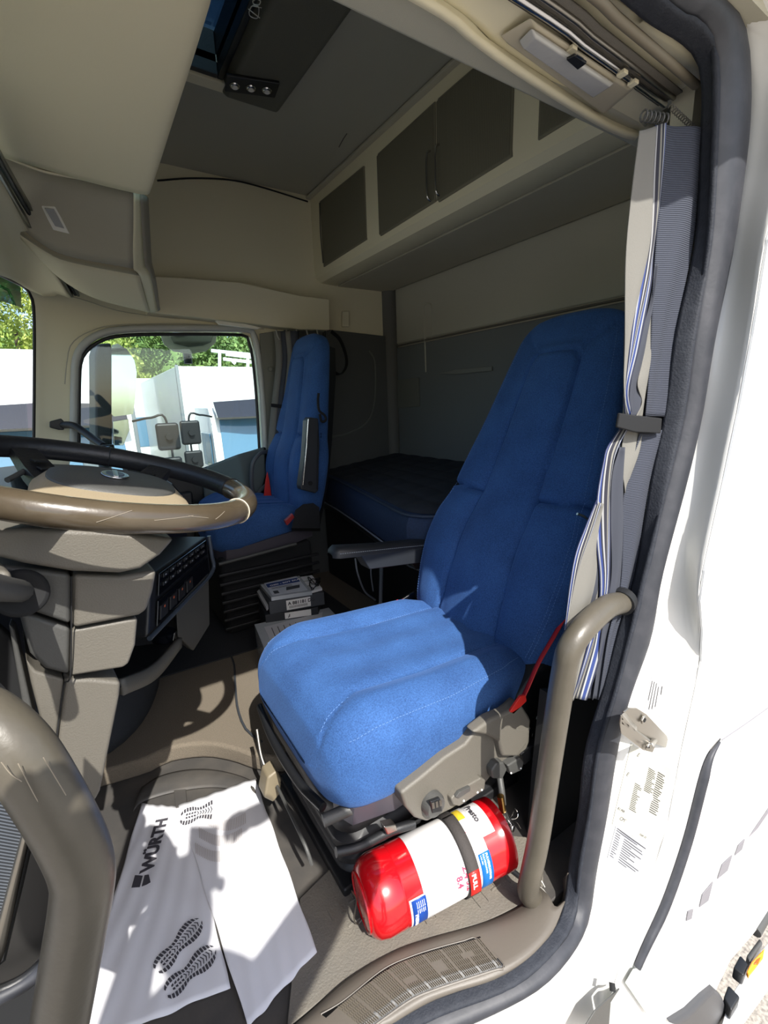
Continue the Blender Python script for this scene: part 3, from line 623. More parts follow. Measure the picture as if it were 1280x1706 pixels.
# cup tray below the stack
T0 = LY([(199, 1118, 1.12), (206, 1158, 1.12), (262, 1128, 1.22), (300, 1070, 1.34), (298, 1048, 1.36)])
T1 = LY([(196, 1118, 1.12), (203, 1132, 1.12), (250, 1100, 1.22), (292, 1056, 1.34), (292, 1046, 1.36)])
traym = mat('tray', (88, 86, 80), .5, bump=.2, bscale=300)
gq = LY([(200, 1132, 1.10), (255, 1108, 1.21), (300, 1062, 1.34)]); gq2 = LY([(202, 1158, 1.11), (258, 1130, 1.22), (300, 1078, 1.34)])
grid('cup_tray_rim', [gq, gq2], traym, dash, nu=16, nv=3, thick=.012)
prism('cup_tray_floor', [Vector((p.x-.002, p.y, p.z-.01)) for p in gq]+[Vector((-.12, 1.45, gq[2].z-.01)), Vector((-.12, 1.2, gq[0].z-.01))], (0, 0, -.01), black, dash)
cyl('cup_holder', FY(272, 1052, 1.36), FY(272, 1066, 1.36), .035, screen_m, dash, r1=.03)
# lower console cheek, a drawer front and knee bolster behind the column
frustum('lower_cheek', LY([(292, 1000, 1.40), (348, 955, 1.50), (350, 1040, 1.55), (322, 1085, 1.5), (296, 1060, 1.42)]), LY([(292, 1000, 1.60), (330, 960, 1.70), (332, 1040, 1.75), (312, 1080, 1.7), (286, 1060, 1.62)]), greytrim2, dash, bev=.006)
bk = [FZ(x, y, .05) for x, y in [(60, 1330), (150, 1300), (240, 1275), (300, 1240), (335, 1190), (345, 1130), (330, 1080)]]
bt = [Vector((-.5, 1.05, .50)), Vector((-.35, 1.10, .50)), Vector((-.25, 1.25, .48)), Vector((-.12, 1.45, .46)), Vector((.0, 1.62, .46)), Vector((.04, 1.8, .46)), Vector((.0, 2.0, .46))]
bk = [Vector((p.x-.16, p.y+.10, p.z)) for p in bk]
grid('bulkhead', [bk, [a.lerp(b, .5)+Vector((.02, -.02, 0)) for a, b in zip(bk, bt)], bt], carpetdk, dash, nu=24, nv=10, thick=.01)
# instrument binnacle on the left with bluish screen, seen between rim and hub
frustum('binnacle', [Vector((-.55, .70, .80)), Vector((-.28, .70, .80)), Vector((-.28, 1.16, .80)), Vector((-.55, 1.16, .80))], [Vector((-.52, .72, .93)), Vector((-.34, .72, .93)), Vector((-.34, 1.14, .93)), Vector((-.52, 1.14, .93))], black, dash, bev=.012)
prism('instrument_screen', LY([(22, 800, 1.05), (70, 775, 1.12), (84, 806, 1.1), (30, 830, 1.03)]), (-.006, 0, 0), mat('instrument_glass', (70, 82, 88), .2, coat=.6), dash, bev=.002)
tube('binnacle_frame', LY([(12, 800, 1.0), (74, 772, 1.08), (92, 812, 1.06)]), .005, greytrim2, dash, n=16, k=8)
# dash top pieces on the passenger side
frustum('top_tray', LY([(200, 772, 1.75), (262, 762, 2.0), (268, 784, 1.95), (210, 800, 1.7)]), LY([(204, 760, 1.78), (256, 758, 2.02), (262, 772, 1.97), (214, 778, 1.72)]), greytrim2, dash, bev=.006)
adopt(dash)
tb = empty('tablet', FY(165, 760, 1.6), 'black tablet tilted on the dashboard top near the far window', 'tablet')
tq = LY([(122, 746, 1.55), (190, 740, 1.75), (198, 770, 1.72), (135, 762, 1.52)])
prism('body', tq, (-.012, .004, 0), black, tb, bev=.002); prism('screen', [p.lerp(sum(tq, Vector())/4, .08)+Vector((.002, -.001, 0)) for p in tq], (-.002, 0, 0), screen_m, tb)
text('label', '17:06', FY(168, 762, 1.62), (.2, 1, 0), (0, 0, 1), .010, mat('dim_text', (90, 90, 90), .5), tb)
adopt(tb)
# folding grab arm on the A pillar (black)
gb_ = empty('pillar_handle', FY(95, 708, 2.4), 'black grab handle bracket on the far windscreen pillar', 'handle')
prism('mount', LY([(83, 702), (102, 697), (107, 702), (107, 716), (98, 716), (83, 712)], 2.44), (0, -.03, 0), black, gb_, bev=.004)
tube('arm', LY([(100, 708, 2.43), (122, 709, 2.38), (140, 720, 2.34), (156, 732, 2.28), (172, 743, 2.22)]), .015, black, gb_, n=24, k=10)
adopt(gb_)
# =================================================================== PASSENGER DOOR PANEL
dp = empty('passenger_door_panel', (.4, 2.46, .6), 'dark green grey door card below the passenger window', 'door panel')
dpm = mat('door_card', (86, 94, 92), .7, bump=.2, bscale=300)
prism('card', [(-.25, 2.49, .2), (.93, 2.49, .2)]+LY([(440, 744), (395, 757), (340, 778), (285, 792), (120, 802)], 2.49), (0, -.03, 0), black, dp, bev=.008)
prism('upper_pad', LY([(345, 776), (395, 757), (438, 745), (441, 790), (428, 840), (340, 830), (336, 790)], 2.44), (0, -.03, 0), dpm, dp, bev=.01, seg=3)
prism('lower_pad', [(-.1, 2.45, .3), (.40, 2.45, .3), (.42, 2.45, .68), (-.1, 2.45, .66)], (0, -.05, 0), black, dp, bev=.01)
tube('armrest', LY([(262, 784, 2.36), (300, 776, 2.36), (340, 792, 2.34), (352, 810, 2.34)]), .014, greytrim2, dp, n=24, k=10)
tube('pull_handle', LY([(452, 800, 2.40), (424, 822, 2.36), (420, 778, 2.33), (432, 757, 2.34), (446, 752, 2.40)]), .010, mat('handle_grey', (84, 86, 88), .5), dp, n=40, k=10)
adopt(dp)
# =================================================================== STEERING WHEEL
WC = Vector((.015, .905, .972)); tl, wr, WR = .256, .092, .240
e1 = Vector((math.cos(tl), 0, -math.sin(tl))); e2 = Vector((0, math.cos(wr), math.sin(wr))); e2 = (e2-e2.dot(e1)*e1).normalized(); en = e1.cross(e2)
if en.z < 0: en = -en
def W(r, a, h=0): return WC+e1*r*math.cos(a)+e2*r*math.sin(a)+en*h
sw = empty('steering_wheel', WC, 'large steering wheel with tan and black rim and padded hub', 'steering wheel')
tan_m = mat('tan_leather', (68, 59, 46), .26, bump=.1, bscale=150, var=.35, vscale=12, vrgb=(94, 85, 69), coat=.3)
blk_l = mat('black_leather', (30, 31, 34), .42, bump=.3, bscale=180)
def arc(name, a0, a1, m, n, r=.0205, kk=16):
    pts = [W(WR, a0+(a1-a0)*i/(n-1)) for i in range(n)]
    return sweep(name, pts, circ(r, kk, 1, 1.0), m, sw, cap=True)
# near side (a = -90deg) is tan; far side black leather
arc('rim_tan', math.radians(-168), math.radians(12), tan_m, 80)
arc('rim_leather', math.radians(12), math.radians(84), blk_l, 40)
arc('rim_leather', math.radians(84), math.radians(192), blk_l, 50)
for a in (12, -36, 192-360, 84): 
    ar = math.radians(a); c = W(WR, ar); t = (W(WR, ar+.01)-c).normalized(); u = (c-WC).normalized(); b = t.cross(u)
    pts = [c+u*.0208*math.cos(q)+b*.0208*math.sin(q) for q in [2*math.pi*i/24 for i in range(25)]]
    tube('rim_joint', pts, .0011, mat('pale_joint', (190, 180, 160), .5) if a == -36 else black, sw, n=30, k=5)
# cross stitches on leather sections
sv = []; sf = []
for i in range(46):
    a = math.radians(88+i*2.2); c = W(WR-.006, a, .0195); d = (W(WR, a+.02)-W(WR, a)); u = (W(WR, a)-WC).normalized()*.006
    k = len(sv); sv += [c-u, c-u+d*.25, c+u+d*.6, c+u+d*.35]; sf.append((k, k+1, k+2, k+3))
for i in range(22):
    a = math.radians(20+i*2.2); c = W(WR-.006, a, .0195); d = (W(WR, a+.02)-W(WR, a)); u = (W(WR, a)-WC).normalized()*.006
    k = len(sv); sv += [c-u, c-u+d*.25, c+u+d*.6, c+u+d*.35]; sf.append((k, k+1, k+2, k+3))
mesh('stitching', sv, sf, mat('grey_thread', (70, 72, 76), .7), sw, kind='stuff')
# scuffs on the tan rim
for (a, dh, ln, tlt) in [(-72, .0, .05, .3), (-64, .004, .03, -.2), (-88, -.002, .035, .9), (-55, .006, .02, .5)]:
    ar = math.radians(a); pts = []
    for i in range(8):
        q = ar+(i/7-.5)*ln/WR; phi = math.radians(200)+dh*10+tlt*(i/7-.5)
        c = W(WR, q); u = (c-WC).normalized(); pts.append(c+u*.0207*(-math.cos(phi))*1+en*.0207*math.sin(phi)*-1)
    tube('scuff', pts, .00035, mat('scuff', (140, 130, 114), .7), sw, n=10, k=4)
# hub: airbag pad, tan lower band, emblem, spokes
HO = en*-.022+e1*.024
def ring(a, b, h, o2=0, off=0, n=36, p=2.6, sc=1.0):
    out_ = []
    for i in range(n):
        t = 2*math.pi*i/n; c, s_ = math.cos(t), math.sin(t)
        out_.append(WC+e1*(off+a*sc*abs(c)**(2/p)*(1 if c > 0 else -1))+e2*(o2+b*sc*abs(s_)**(2/p)*(1 if s_ > 0 else -1))+en*h)
    return [p+HO for p in out_]
loft('hub_lower', [ring(.075, .09, -.035), ring(.095, .115, -.02), ring(.108, .128, -.006), ring(.110, .130, .002)], greytrim2, sw)
loft('tan_band', [ring(.100, .125, -.016), ring(.116, .143, -.010), ring(.117, .144, -.001), ring(.100, .098, .012, .036)], mat('tan_plastic', (150, 136, 112), .45, bump=.3, bscale=300), sw)
loft('airbag_pad', [ring(.100, .098, .010, .036), ring(.098, .095, .015, .036), ring(.088, .085, .019, .036), ring(.06, .06, .022, .036), ring(.02, .02, .023, .036)], greytrim2, sw)
eo = [(W(0, 0, .023)+HO+e2*.03)+e1*.022*math.cos(t)+e2*.030*math.sin(t) for t in [2*math.pi*i/32 for i in range(32)]]
prism('emblem_ring', eo, en*.004, chrome, sw, bev=.0015)
prism('emblem_core', [p-((p-(W(0, 0, .023)+HO+e2*.03))*.35) for p in eo], en*.0048, mat('emblem_blue', (60, 70, 90), .3), sw)
prism('emblem_bar', [(W(0, 0, .023)+HO+e2*.03)+e1*x+e2*y for x, y in [(-.004, -.028), (.004, -.028), (.004, .028), (-.004, .028)]], en*.0058, chrome, sw, bev=.0008)
for a0, wd in ((58, .035), (122, .035), (-58, .035), (-122, .035)):
    a = math.radians(a0); t = Vector(W(1, a)-WC); b = en.cross(t)
    r0, r1 = .10, .228
    def sq(r, h0, h1, ww): c = WC+t*r; return [c+b*ww+en*h0, c-b*ww+en*h0, c-b*ww+en*h1, c+b*ww+en*h1]
    loft('spoke', [sq(r0, -.062, -.034, wd), sq((r0+r1)/2, -.046, -.020, wd*.75), sq(r1, -.012, .006, wd*.6)], blk_l if a0 > 0 else greytrim2, sw)
    for k in range(3):
        c = WC+t*(.125+k*.022)+en*(-.030+k*.009)
        prism('spoke_button', [c+t*.008+b*.012, c-t*.008+b*.012, c-t*.008-b*.012, c+t*.008-b*.012], en*.004, black, sw, bev=.001)
adopt(sw)
# =================================================================== STEERING COLUMN
sc = empty('steering_column', FY(110, 1100, .95), 'tall grey plastic steering column shroud below the wheel', 'steering column')
def colpiece(name, px, m, Yn, Yf, shr=.0, bev_=.008, parent=sc):
    a = LY(px, Yn); cx_ = sum((p.x for p in a))/len(a)
    b = [Vector((cx_+(p.x-cx_)*(1-shr)-.015, Yf, p.z)) for p in a]
    return frustum(name, a, b, m, parent, bev=bev_, seg=3)
colpiece('upper_shroud', [(-40, 885), (40, 880), (180, 885), (292, 898), (268, 925), (235, 948), (200, 956), (120, 953), (40, 940), (-40, 920)], greytrim, .79, 1.06)
colpiece('shroud_top', [(-60, 936), (30, 944), (118, 956), (118, 1042), (60, 1022), (-20, 1005), (-60, 990)], greytrim2, .815, 1.02)
colpiece('shroud_side', [(121, 957), (200, 960), (262, 950), (256, 985), (245, 1018), (232, 1026), (121, 1048)], greytrim, .815, 1.02)
colpiece('middle_front', [(30, 1018), (60, 1026), (118, 1046), (116, 1126), (75, 1115), (50, 1090)], greytrim2, .83, 1.0)
colpiece('middle_side', [(119, 1050), (230, 1030), (226, 1075), (215, 1106), (205, 1113), (117, 1127)], greytrim, .825, 1.0)
colpiece('lower_front', [(43, 1098), (60, 1118), (107, 1132), (98, 1200), (90, 1264), (78, 1240), (52, 1140)], greytrim, .845, .98)
colpiece('lower_side', [(109, 1132), (150, 1131), (202, 1136), (200, 1160), (168, 1318), (160, 1334), (146, 1344), (128, 1345), (112, 1320), (92, 1266), (100, 1200)], greytrim, .840, .97)
tube('seam', LY([(119, 960, .808), (119, 1045, .812), (117, 1128, .822), (107, 1140, .836), (98, 1200, .838), (91, 1262, .838)]), .0012, blackm, sc, n=40, k=5)
# stalks on the left
tube('stalk', LY([(36, 985, .80), (10, 982, .72), (-30, 975, .62), (-80, 965, .55)]), .016, greytrim2, sc, n=20, k=12)
cyl('stalk_boot', FY(38, 988, .83), FY(34, 988, .79), .034, blackm, sc, bev=.005)
colpiece('stalk_cover', [(-40, 948), (20, 952), (24, 985), (18, 1000), (-40, 1000)], greytrim, .74, .80, parent=sc)
adopt(sc)
# =================================================================== SEATS
def interp(tab, v):
    if v <= tab[0][0]: return tab[0][1]
    for (a, x), (b, y) in zip(tab, tab[1:]):
        if v <= b:
            t = (v-a)/(b-a); t = t*t*(3-2*t) if False else t
            return x+(y-x)*t
    return tab[-1][1]
def smooth_tab(tab, v):
    h = .012
    return (interp(tab, v-h)+2*interp(tab, v)+interp(tab, v+h))/4
def dseg(p, a, b):
    ax, ay = a; bx, by = b; px, py = p; dx, dy = bx-ax, by-ay; L = dx*dx+dy*dy
    t = max(0, min(1, ((px-ax)*dx+(py-ay)*dy)/L)) if L else 0
    return math.hypot(px-ax-t*dx, py-ay-t*dy)
def dpoly(p, L): return min(dseg(p, a, b) for a, b in zip(L, L[1:]))
def pad(name, org, U, Yv, Wv, vs_, half, thick, crown, grooves, bulges, m, parent, NF=96, NB=24, nexp=3.2, back=None):
    """upholstered pad. U: direction of v, Yv: across, Wv: outward from the front face.
    half(v), thick(v), crown(y,v) height of the front face, grooves: (polyline,width,depth)"""
    U, Yv, Wv, org = map(Vector, (U, Yv, Wv, org)); rings = []
    def front(y, v, raw=False):
        a = half(v); s = max(-1, min(1, y/a)) if a > 1e-6 else 0
        w_ = thick(v)*.5*(max(0, 1-abs(s)**nexp))**(1/nexp)
        if w_ > 0:
            w_ += crown(y, v)*min(1, w_/(thick(v)*.5+1e-9)*1.2)
            for L, wd, dp_ in grooves:
                d = dpoly((y, v), L)
                if d < wd*3: w_ -= dp_*math.exp(-(d/wd)**2)
        return w_
    for v in vs_:
        a = half(v); r = []
        for i in range(NF+1):
            t = -math.pi/2+math.pi*i/NF; y = a*math.sin(t)*(.94+.06*abs(math.sin(t)))
            r.append(org+U*v+Yv*y+Wv*front(y, v))
        for i in range(1, NB):
            t = math.pi/2-math.pi*i/NB; y = a*math.sin(t); s = abs(math.sin(t))
            w_ = -thick(v)*.5*(max(0, 1-s**nexp))**(1/nexp)+(back(v) if back else 0)
            r.append(org+U*v+Yv*y+Wv*w_)
        rings.append(r)
    o = loft(name, rings, m, parent, ang=75)
    return o, lambda y, v, h=0: org+U*v+Yv*y+Wv*(front(y, v)+h)
def dashes(name, pts, r, m, parent, dash=.005, gap=.003):
    """stitch thread as many short stitches in one part"""
    L = sum((b-a).length for a, b in zip(pts, pts[1:])); n = max(2, int(L/(dash+gap))); P = resample(pts, n*8+1); vs = []; fs = []
    for i in range(n):
        a = P[i*8]; b = P[min(len(P)-1, i*8+5)]; d = (b-a)
        if d.length < 1e-6: continue
        d.normalize(); u = d.orthogonal().normalized(); v = d.cross(u); k = len(vs)
        for c in (a, b):
            for q in range(4): vs.append(c+u*r*math.cos(q*math.pi/2)+v*r*math.sin(q*math.pi/2))
        fs += [(k+q, k+(q+1) % 4, k+4+(q+1) % 4, k+4+q) for q in range(4)]
    me = bpy.data.meshes.new(name); me.from_pydata([tuple(v) for v in vs], [], fs)
    return link(name, me, m, parent, kind='stuff')
def frange(a, b, n): return [a+(b-a)*i/(n-1) for i in range(n)]
def make_seat(seat, Yc, bx, bz, tx, tz, vtop, flip, cush, lean_y=0.0, detail=True, wsc=1.0):
    U = Vector((tx-bx, lean_y, tz-bz)).normalized(); Yv = Vector((0, 1, 0)); Yv = (Yv-Yv.dot(U)*U).normalized()
    Wv = Yv.cross(U); Wv = Wv if Wv.x < 0 else -Wv
    half_t = [(-.12, .215), (-.05, .25), (.03, .275), (.12, .292), (.22, .300), (.32, .295), (.405, .272), (.45, .268), (.55, .252), (.65, .236), (.75, .222), (.86, .205), (.93, .192), (.965, .176), (.99, .152), (1.008, .115), (1.018, .06), (1.02, .02)]
    k = vtop/1.02
    half = lambda v: smooth_tab(half_t, v/k)*wsc
    thick_t = [(-.12, .12), (.0, .15), (.3, .15), (.42, .125), (.8, .11), (.95, .10), (.99, .085), (1.01, .055), (1.02, .02)]
    thick = lambda v: interp(thick_t, v/k)
    gU = [(-.13, -.12), (-.115, .05), (-.112, .2), (-.103, .40), (-.094, .62), (-.088, .80), (-.082, .845), (-.062, .868), (0, .872), (.062, .868), (.082, .845), (.088, .80), (.094, .62), (.103, .40), (.112, .2), (.115, .05), (.13, -.12)]
    gU = [(y, v*k) for y, v in gU]
    gl = [(-.103, .405*k), (-.30, .425*k)]; gr = [(.103, .405*k), (.30, .425*k)]
    gU = [(y*wsc, v) for y, v in gU]
    d1 = [(-.07, .864*k), (-.155, .955*k)]; d2 = [(.07, .864*k), (.155, .955*k)]
    def crown(y, v):
        v = v/k; ay = abs(y); c = 0
        side = min(1, max(0, (ay-.09)/.09)); side = side*side*(3-2*side)
        lower = max(0, min(1, (.41-v)/.05)); fade = max(0, min(1, (v+.12)/.15))
        c += side*(.020*lower*fade*math.sin(math.pi*max(0, min(1, (v+.12)/.56)))**.5 if lower > 0 else 0)
        c += side*.014*(1-lower)*math.exp(-((v-.46)/.16)**2)
        c += .016*max(0, 1-(ay/.1)**2)*(1 if v < .87 else max(0, 1-(v-.87)/.03))
        c += .02*math.exp(-((v-.22)/.16)**2)
        return c
    vs_ = [v*k for v in frange(-.12, .97, 100)+[.975, .98, .985, .99, .995, 1.0, 1.004, 1.008, 1.012, 1.015, 1.018, 1.02]]
    org = Vector((bx, Yc, bz))+Wv*(-.05)
    br_, S_ = pad('backrest', org, U, Yv, Wv, vs_, half, thick, crown, [(gU, .005, .015), (gl, .0065, .024), (gr, .0065, .024), (d1, .004, .008), (d2, .004, .008)], [], blue, seat)
    if detail:
        for sgn in (-1, 1):
            p = [S_(sgn*(half(v)-.030), v, .0012) for v in frange(.0, .93*k, 60)]
            dashes('back_stitching', p, .0007, thread, br_)
            p = [S_(sgn*(half(v)-.038), v, .0012) for v in frange(.0, .40*k, 40)]
            dashes('back_stitching', p, .0007, thread, br_)
    # cushion: v runs forward (-x), w up
    cx, cz, L, tilt = cush
    CU = Vector((-math.cos(tilt), 0, math.sin(tilt))); CW = Vector((math.sin(tilt), 0, math.cos(tilt))); CY = Vector((0, 1, 0))
    ch_t = [(0, .21), (.03, .235), (.12, .262), (.3, .275), (L-.14, .275), (L-.07, .262), (L-.03, .235), (L-.012, .205), (L-.003, .16), (L, .12)]
    chalf = lambda v: smooth_tab(ch_t, v)*wsc
    ct_t = [(0, .13), (L*.5, .18), (L-.12, .235), (L-.05, .225), (L-.02, .18), (L-.006, .09), (L, .04)]
    cth = lambda v: interp(ct_t, v)
    def ccrown(y, v):
        ay = abs(y); side = min(1, max(0, (ay-.13)/.07)); side = side*side*(3-2*side)
        return .024*side*min(1, v/.1)*max(0, min(1, (L-v)/.16))+.0025*math.cos(y*60)*(1-side)*max(0, min(1, (L-v)/.2)) - .030*max(0, (v-(L-.15))/.15)**2
    g1 = [(-.135, 0), (-.14, L-.13), (-.155, L-.09), (-.18, L-.02)]; g1 = [(y*wsc, v) for y, v in g1]; g2 = [(y*-1, v) for y, v in g1]
    g3 = [(-.14, L-.13), (-.10, L-.105), (0, L-.10), (.10, L-.105), (.14, L-.13)]
    vv = frange(0, L-.04, 50)+frange(L-.035, L, 14)
    cu, CS = pad('seat_cushion', Vector((cx, Yc, cz)), CU, CY, CW, vv, chalf, cth, ccrown, [(g1, .005, .008), (g2, .005, .008)], [], blue, seat, nexp=3.6)
    if detail:
        for sgn in (-1, 1):
            dashes('cushion_stitching', [CS(sgn*(chalf(v)-.022), v, .0012) for v in frange(.05, L-.06, 50)], .0008, thread, cu)
            dashes('cushion_stitching', [CS(sgn*(.140+max(0, v-(L-.13))*.28), v, .0010) for v in frange(.05, L-.03, 50)], .0007, thread, cu)
    # dark plastic shell under the cushion
    def shell(v, a, z0, z1): c = Vector((cx, Yc, cz))+CU*v; a *= wsc; return [c+CY*-a+CW*z1, c+CY*-a*.93+CW*z0, c+CY*a*.93+CW*z0, c+CY*a+CW*z1]
    loft('seat_pan', [shell(-.02, .22, -.10, -.04), shell(.1, .262, -.11, -.045), shell(L-.15, .262, -.135, -.07), shell(L-.06, .235, -.138, -.08), shell(L-.03, .17, -.13, -.08)], mat('seat_pan', (74, 70, 78), .5), seat, ang=30)
    sb = Vector((bx, Yc, bz)) + Wv*(-.115)
    loft('back_shell', [[sb+U*v+Yv*y*wsc+Wv*w_ for y, w_ in [(-hw, .03), (-hw*.85, -.02), (hw*.85, -.02), (hw, .03)]] for v, hw in [(-.10, .20), (.1, .25), (.4*k, .24), (.8*k, .19), (.95*k, .14)]], black, seat, ang=30)
    return U, Yv, Wv, S_, CS
ds = empty('captain_chair', (.6, .92, .0), 'large blue cloth driver seat with tall backrest nearest the camera', 'seat', 'blue cab seats')
U, Yv, Wv, S_, CS = make_seat(ds, .925, .885, .42, 1.30, 1.34, 1.015, False, (.90, .372, .615, -.03), lean_y=.0)
# suspension base with rubber bellows
base_m = mat('bellows_rubber', (34, 34, 36), .5)
rings = []
for z, e in [(.012, .0), (.04, .0), (.05, -.012), (.06, .004), (.075, .004), (.088, -.014), (.10, .006), (.125, .008), (.14, -.012), (.155, .008), (.19, .012), (.21, -.004), (.225, .012), (.262, .016), (.285, .0)]:
    x0, x1, y0, y1 = .345-e-(.02 if z > .2 else 0), .86+e, .745-e, 1.11+e; r_ = .05; q = []
    for (cx_, cy_, a0) in [(x0+r_, y0+r_, 180), (x1-r_, y0+r_, 270), (x1-r_, y1-r_, 0), (x0+r_, y1-r_, 90)]:
        for k in range(6):
            a = math.radians(a0+k*18); q.append(Vector((cx_+r_*math.cos(a), cy_+r_*math.sin(a), z)))
    rings.append(q)
loft('suspension_bellows', rings, base_m, ds, ang=60)
box('base_plate', (.33, .73, .0), (.90, 1.13, .03), black, ds, bev=.006)
tube('front_bar', [Vector((.30, .74, .265)), Vector((.285, .84, .262)), Vector((.285, 1.0, .262)), Vector((.30, 1.14, .265))], .010, black, ds, n=20, k=10)
tube('side_rail', [Vector((.29, .72, .255)), Vector((.45, .70, .262)), Vector((.80, .70, .275))], .013, greytrim2, ds, n=16, k=10)
# adjustment lever left front (beige grip)
gl = LY([(446, 1296), (462, 1284), (470, 1298), (468, 1322), (456, 1338), (440, 1330)], .99)
prism('slide_lever', gl, (.0, .05, 0), mat('lever_grip', (122, 112, 92), .5), ds, bev=.006)
tube('lever_arm', [FY(452, 1300, 1.02), FY(436, 1262, 1.06), FY(428, 1215, 1.10)], .006, steel, ds, n=12, k=8)
tube('lever_arm', [FY(462, 1310, .98), FY(505, 1400, .80), FY(520, 1440, .77)], .004, greytrim2, ds, n=12, k=8)
# side control panel facing the door
pm = greytrim; Yp = .63
pp = [(668, 1322), (706, 1292), (742, 1262), (776, 1240), (790, 1222), (816, 1200), (832, 1198), (853, 1184), (868, 1172), (884, 1196), (884, 1235), (872, 1262), (840, 1285), (822, 1290), (800, 1318), (752, 1350), (712, 1370), (692, 1364), (676, 1346)]
prism('control_panel', LY(pp, Yp), (0, .05, 0), pm, ds, bev=.007, seg=3)
prism('panel_shoulder', LY([(788, 1222), (818, 1199), (848, 1186), (869, 1172), (886, 1200), (880, 1238), (862, 1262), (838, 1262), (832, 1236), (812, 1226)], .612), (0, .03, 0), pm, ds, bev=.008, seg=3)
# recliner housing up the side of the backrest
prism('recliner_cover', LY([(862, 1168), (900, 1110), (930, 1090), (960, 1110), (940, 1180), (905, 1230), (884, 1240)], .66), (0, .06, 0), black, ds, bev=.012)
def knobx(name, px, y0, h, m, b=.0035, parent=ds): return prism(name, LY(px, y0), (0, h, 0), m, parent, bev=b)
knobx('height_switch', [(752, 1332), (764, 1318), (802, 1296), (810, 1300), (808, 1316), (766, 1344), (756, 1342)], .616, .02, greytrim)
knobx('switch_rocker', [(760, 1328), (766, 1320), (784, 1311), (784, 1318), (766, 1330)], .611, .008, greytrim2, .001)
for (x, y) in [(773, 1334), (796, 1320), (803, 1316)]: cyl('switch_mark', FY(x, y, .615), FY(x, y, .6165), .0022, mat('white_print', (220, 220, 215), .6), ds, k=10)
knobx('lumbar_switch', [(820, 1284), (828, 1272), (840, 1270), (846, 1282), (838, 1298), (822, 1298)], .612, .03, greytrim2, .004)
knobx('lumbar_switch', [(846, 1276), (868, 1262), (874, 1270), (870, 1284), (852, 1292)], .612, .03, greytrim2, .004)
for (x, y) in [(868, 1280), (852, 1288)]: cyl('switch_mark', FY(x, y, .611), FY(x, y, .6135), .002, mat('white_print', (220, 220, 215), .6), ds, k=10)
kb = FY(728, 1346, .61)
loft('rotary_knob', [[kb+Vector((math.cos(t)*r_, yy, math.sin(t)*r_)) for t in [2*math.pi*i/28 for i in range(28)]] for r_, yy in [(.026, .03), (.026, .008), (.022, .0), (.019, -.001)]], greytrim2, ds)
knobx('knob_grip', [(718, 1336), (734, 1330), (738, 1352), (722, 1356)], .604, .008, black, .002)
for i in range(3): knobx('knob_icon', [(720+i*6, 1338-i*2), (724+i*6, 1337-i*2), (725+i*6, 1347-i*2), (721+i*6, 1348-i*2)], .6025, .001, steel, .0003)
for x, y, t in [(893, 1199, 'O'), (886, 1228, 'I'), (880, 1216, 'o')]: text('panel_mark', t, FY(x, y, .655), (.8, 0, -.3), (.2, 0, 1), .014, mat('white_print', (220, 220, 215)), ds)
knobx('recline_lever', [(868, 1258), (886, 1244), (900, 1236), (908, 1246), (896, 1258), (874, 1276)], .625, .03, black, .004)
# armrest (far side)
ar = [FY(548, 930, 1.27), FY(700, 915, 1.27)]
A0 = Vector((.595, 1.29, .735)); A1 = Vector((.98, 1.27, .73))
def arsec(p, w_, h0, h1, n=18):
    return [p+Vector((0, w_*math.cos(t)*abs(math.cos(t))**-.35 if abs(math.cos(t)) > 1e-4 else 0, (h1 if math.sin(t) > 0 else h0)*abs(math.sin(t))**.6)) for t in [2*math.pi*i/n+.01 for i in range(n)]]
a0 = FY(550, 928, 1.24); a1 = FY(700, 912, 1.24)
arv = (a1-a0)
loft('armrest_pad', [arsec(a0+arv*t, w_, h0, h1) for t, w_, h0, h1 in [(0, .018, .012, .012), (.02, .030, .026, .022), (.06, .036, .036, .027), (.3, .037, .032, .028), (.7, .037, .026, .030), (1.1, .037, .022, .030)]], mat('armrest_leather', (30, 33, 38), .5), ds)
dashes('armrest_stitching', [a0+arv*t+Vector((0, -.036, .018)) for t in frange(.05, 1.0, 20)], .0009, mat('grey_thread2', (150, 155, 160), .7), ds)
prism('armrest_bracket', [a0+arv*.25+Vector((0, -.038, .008)), a0+arv*1.1+Vector((0, -.038, .010)), a0+arv*1.1+Vector((0, -.038, -.045)), a0+arv*.34+Vector((0, -.038, -.045))], (0, .06, 0), mat('armrest_plastic', (36, 39, 44), .5), ds, bev=.004)
# red buckle with steel tongue on the far side; red belt on the near side
bq = LY([(644, 1024), (668, 1002), (680, 1006), (660, 1028), (646, 1030)], 1.235)
prism('buckle', bq, (0, .025, 0), redpl, ds, bev=.003)
bq = LY([(672, 998), (690, 986), (696, 994), (676, 1012)], 1.235)
prism('buckle_tongue', bq, (0, .008, 0), chrome, ds, bev=.001)
tube('buckle_stalk', [FY(690, 990, 1.24), FY(712, 985, 1.25), FY(725, 1000, 1.24)], .012, black, ds, n=10, k=10)
belt = mat('red_belt', (196, 28, 40), .6, bump=.3, bscale=500)
bp = [(944, 1028, .64), (925, 1062, .635), (900, 1105, .63), (880, 1150, .625), (862, 1186, .62)]
bl = LY(bp); grid('seat_belt', [bl, [p+Vector((.004, .012, -.002)) for p in bl]], belt, ds, nu=20, nv=3, thick=.0014)
tube('belt_edge', bl, .0016, redpl, ds, n=20, k=6)
prism('belt_anchor', LY([(868, 1160), (876, 1158), (878, 1168), (856, 1190), (850, 1186)], .612), (0, .006, 0), redpl, ds, bev=.001)
tube('zip_pull', LY([(962, 856, .655), (972, 860, .65), (980, 866, .648)]), .0035, chrome, ds, n=8, k=8)
adopt(ds)
ps = empty('captain_chair', (.7, 2.08, 0), 'narrow looking blue passenger seat by the far window with armrest folded up', 'seat', 'blue cab seats')
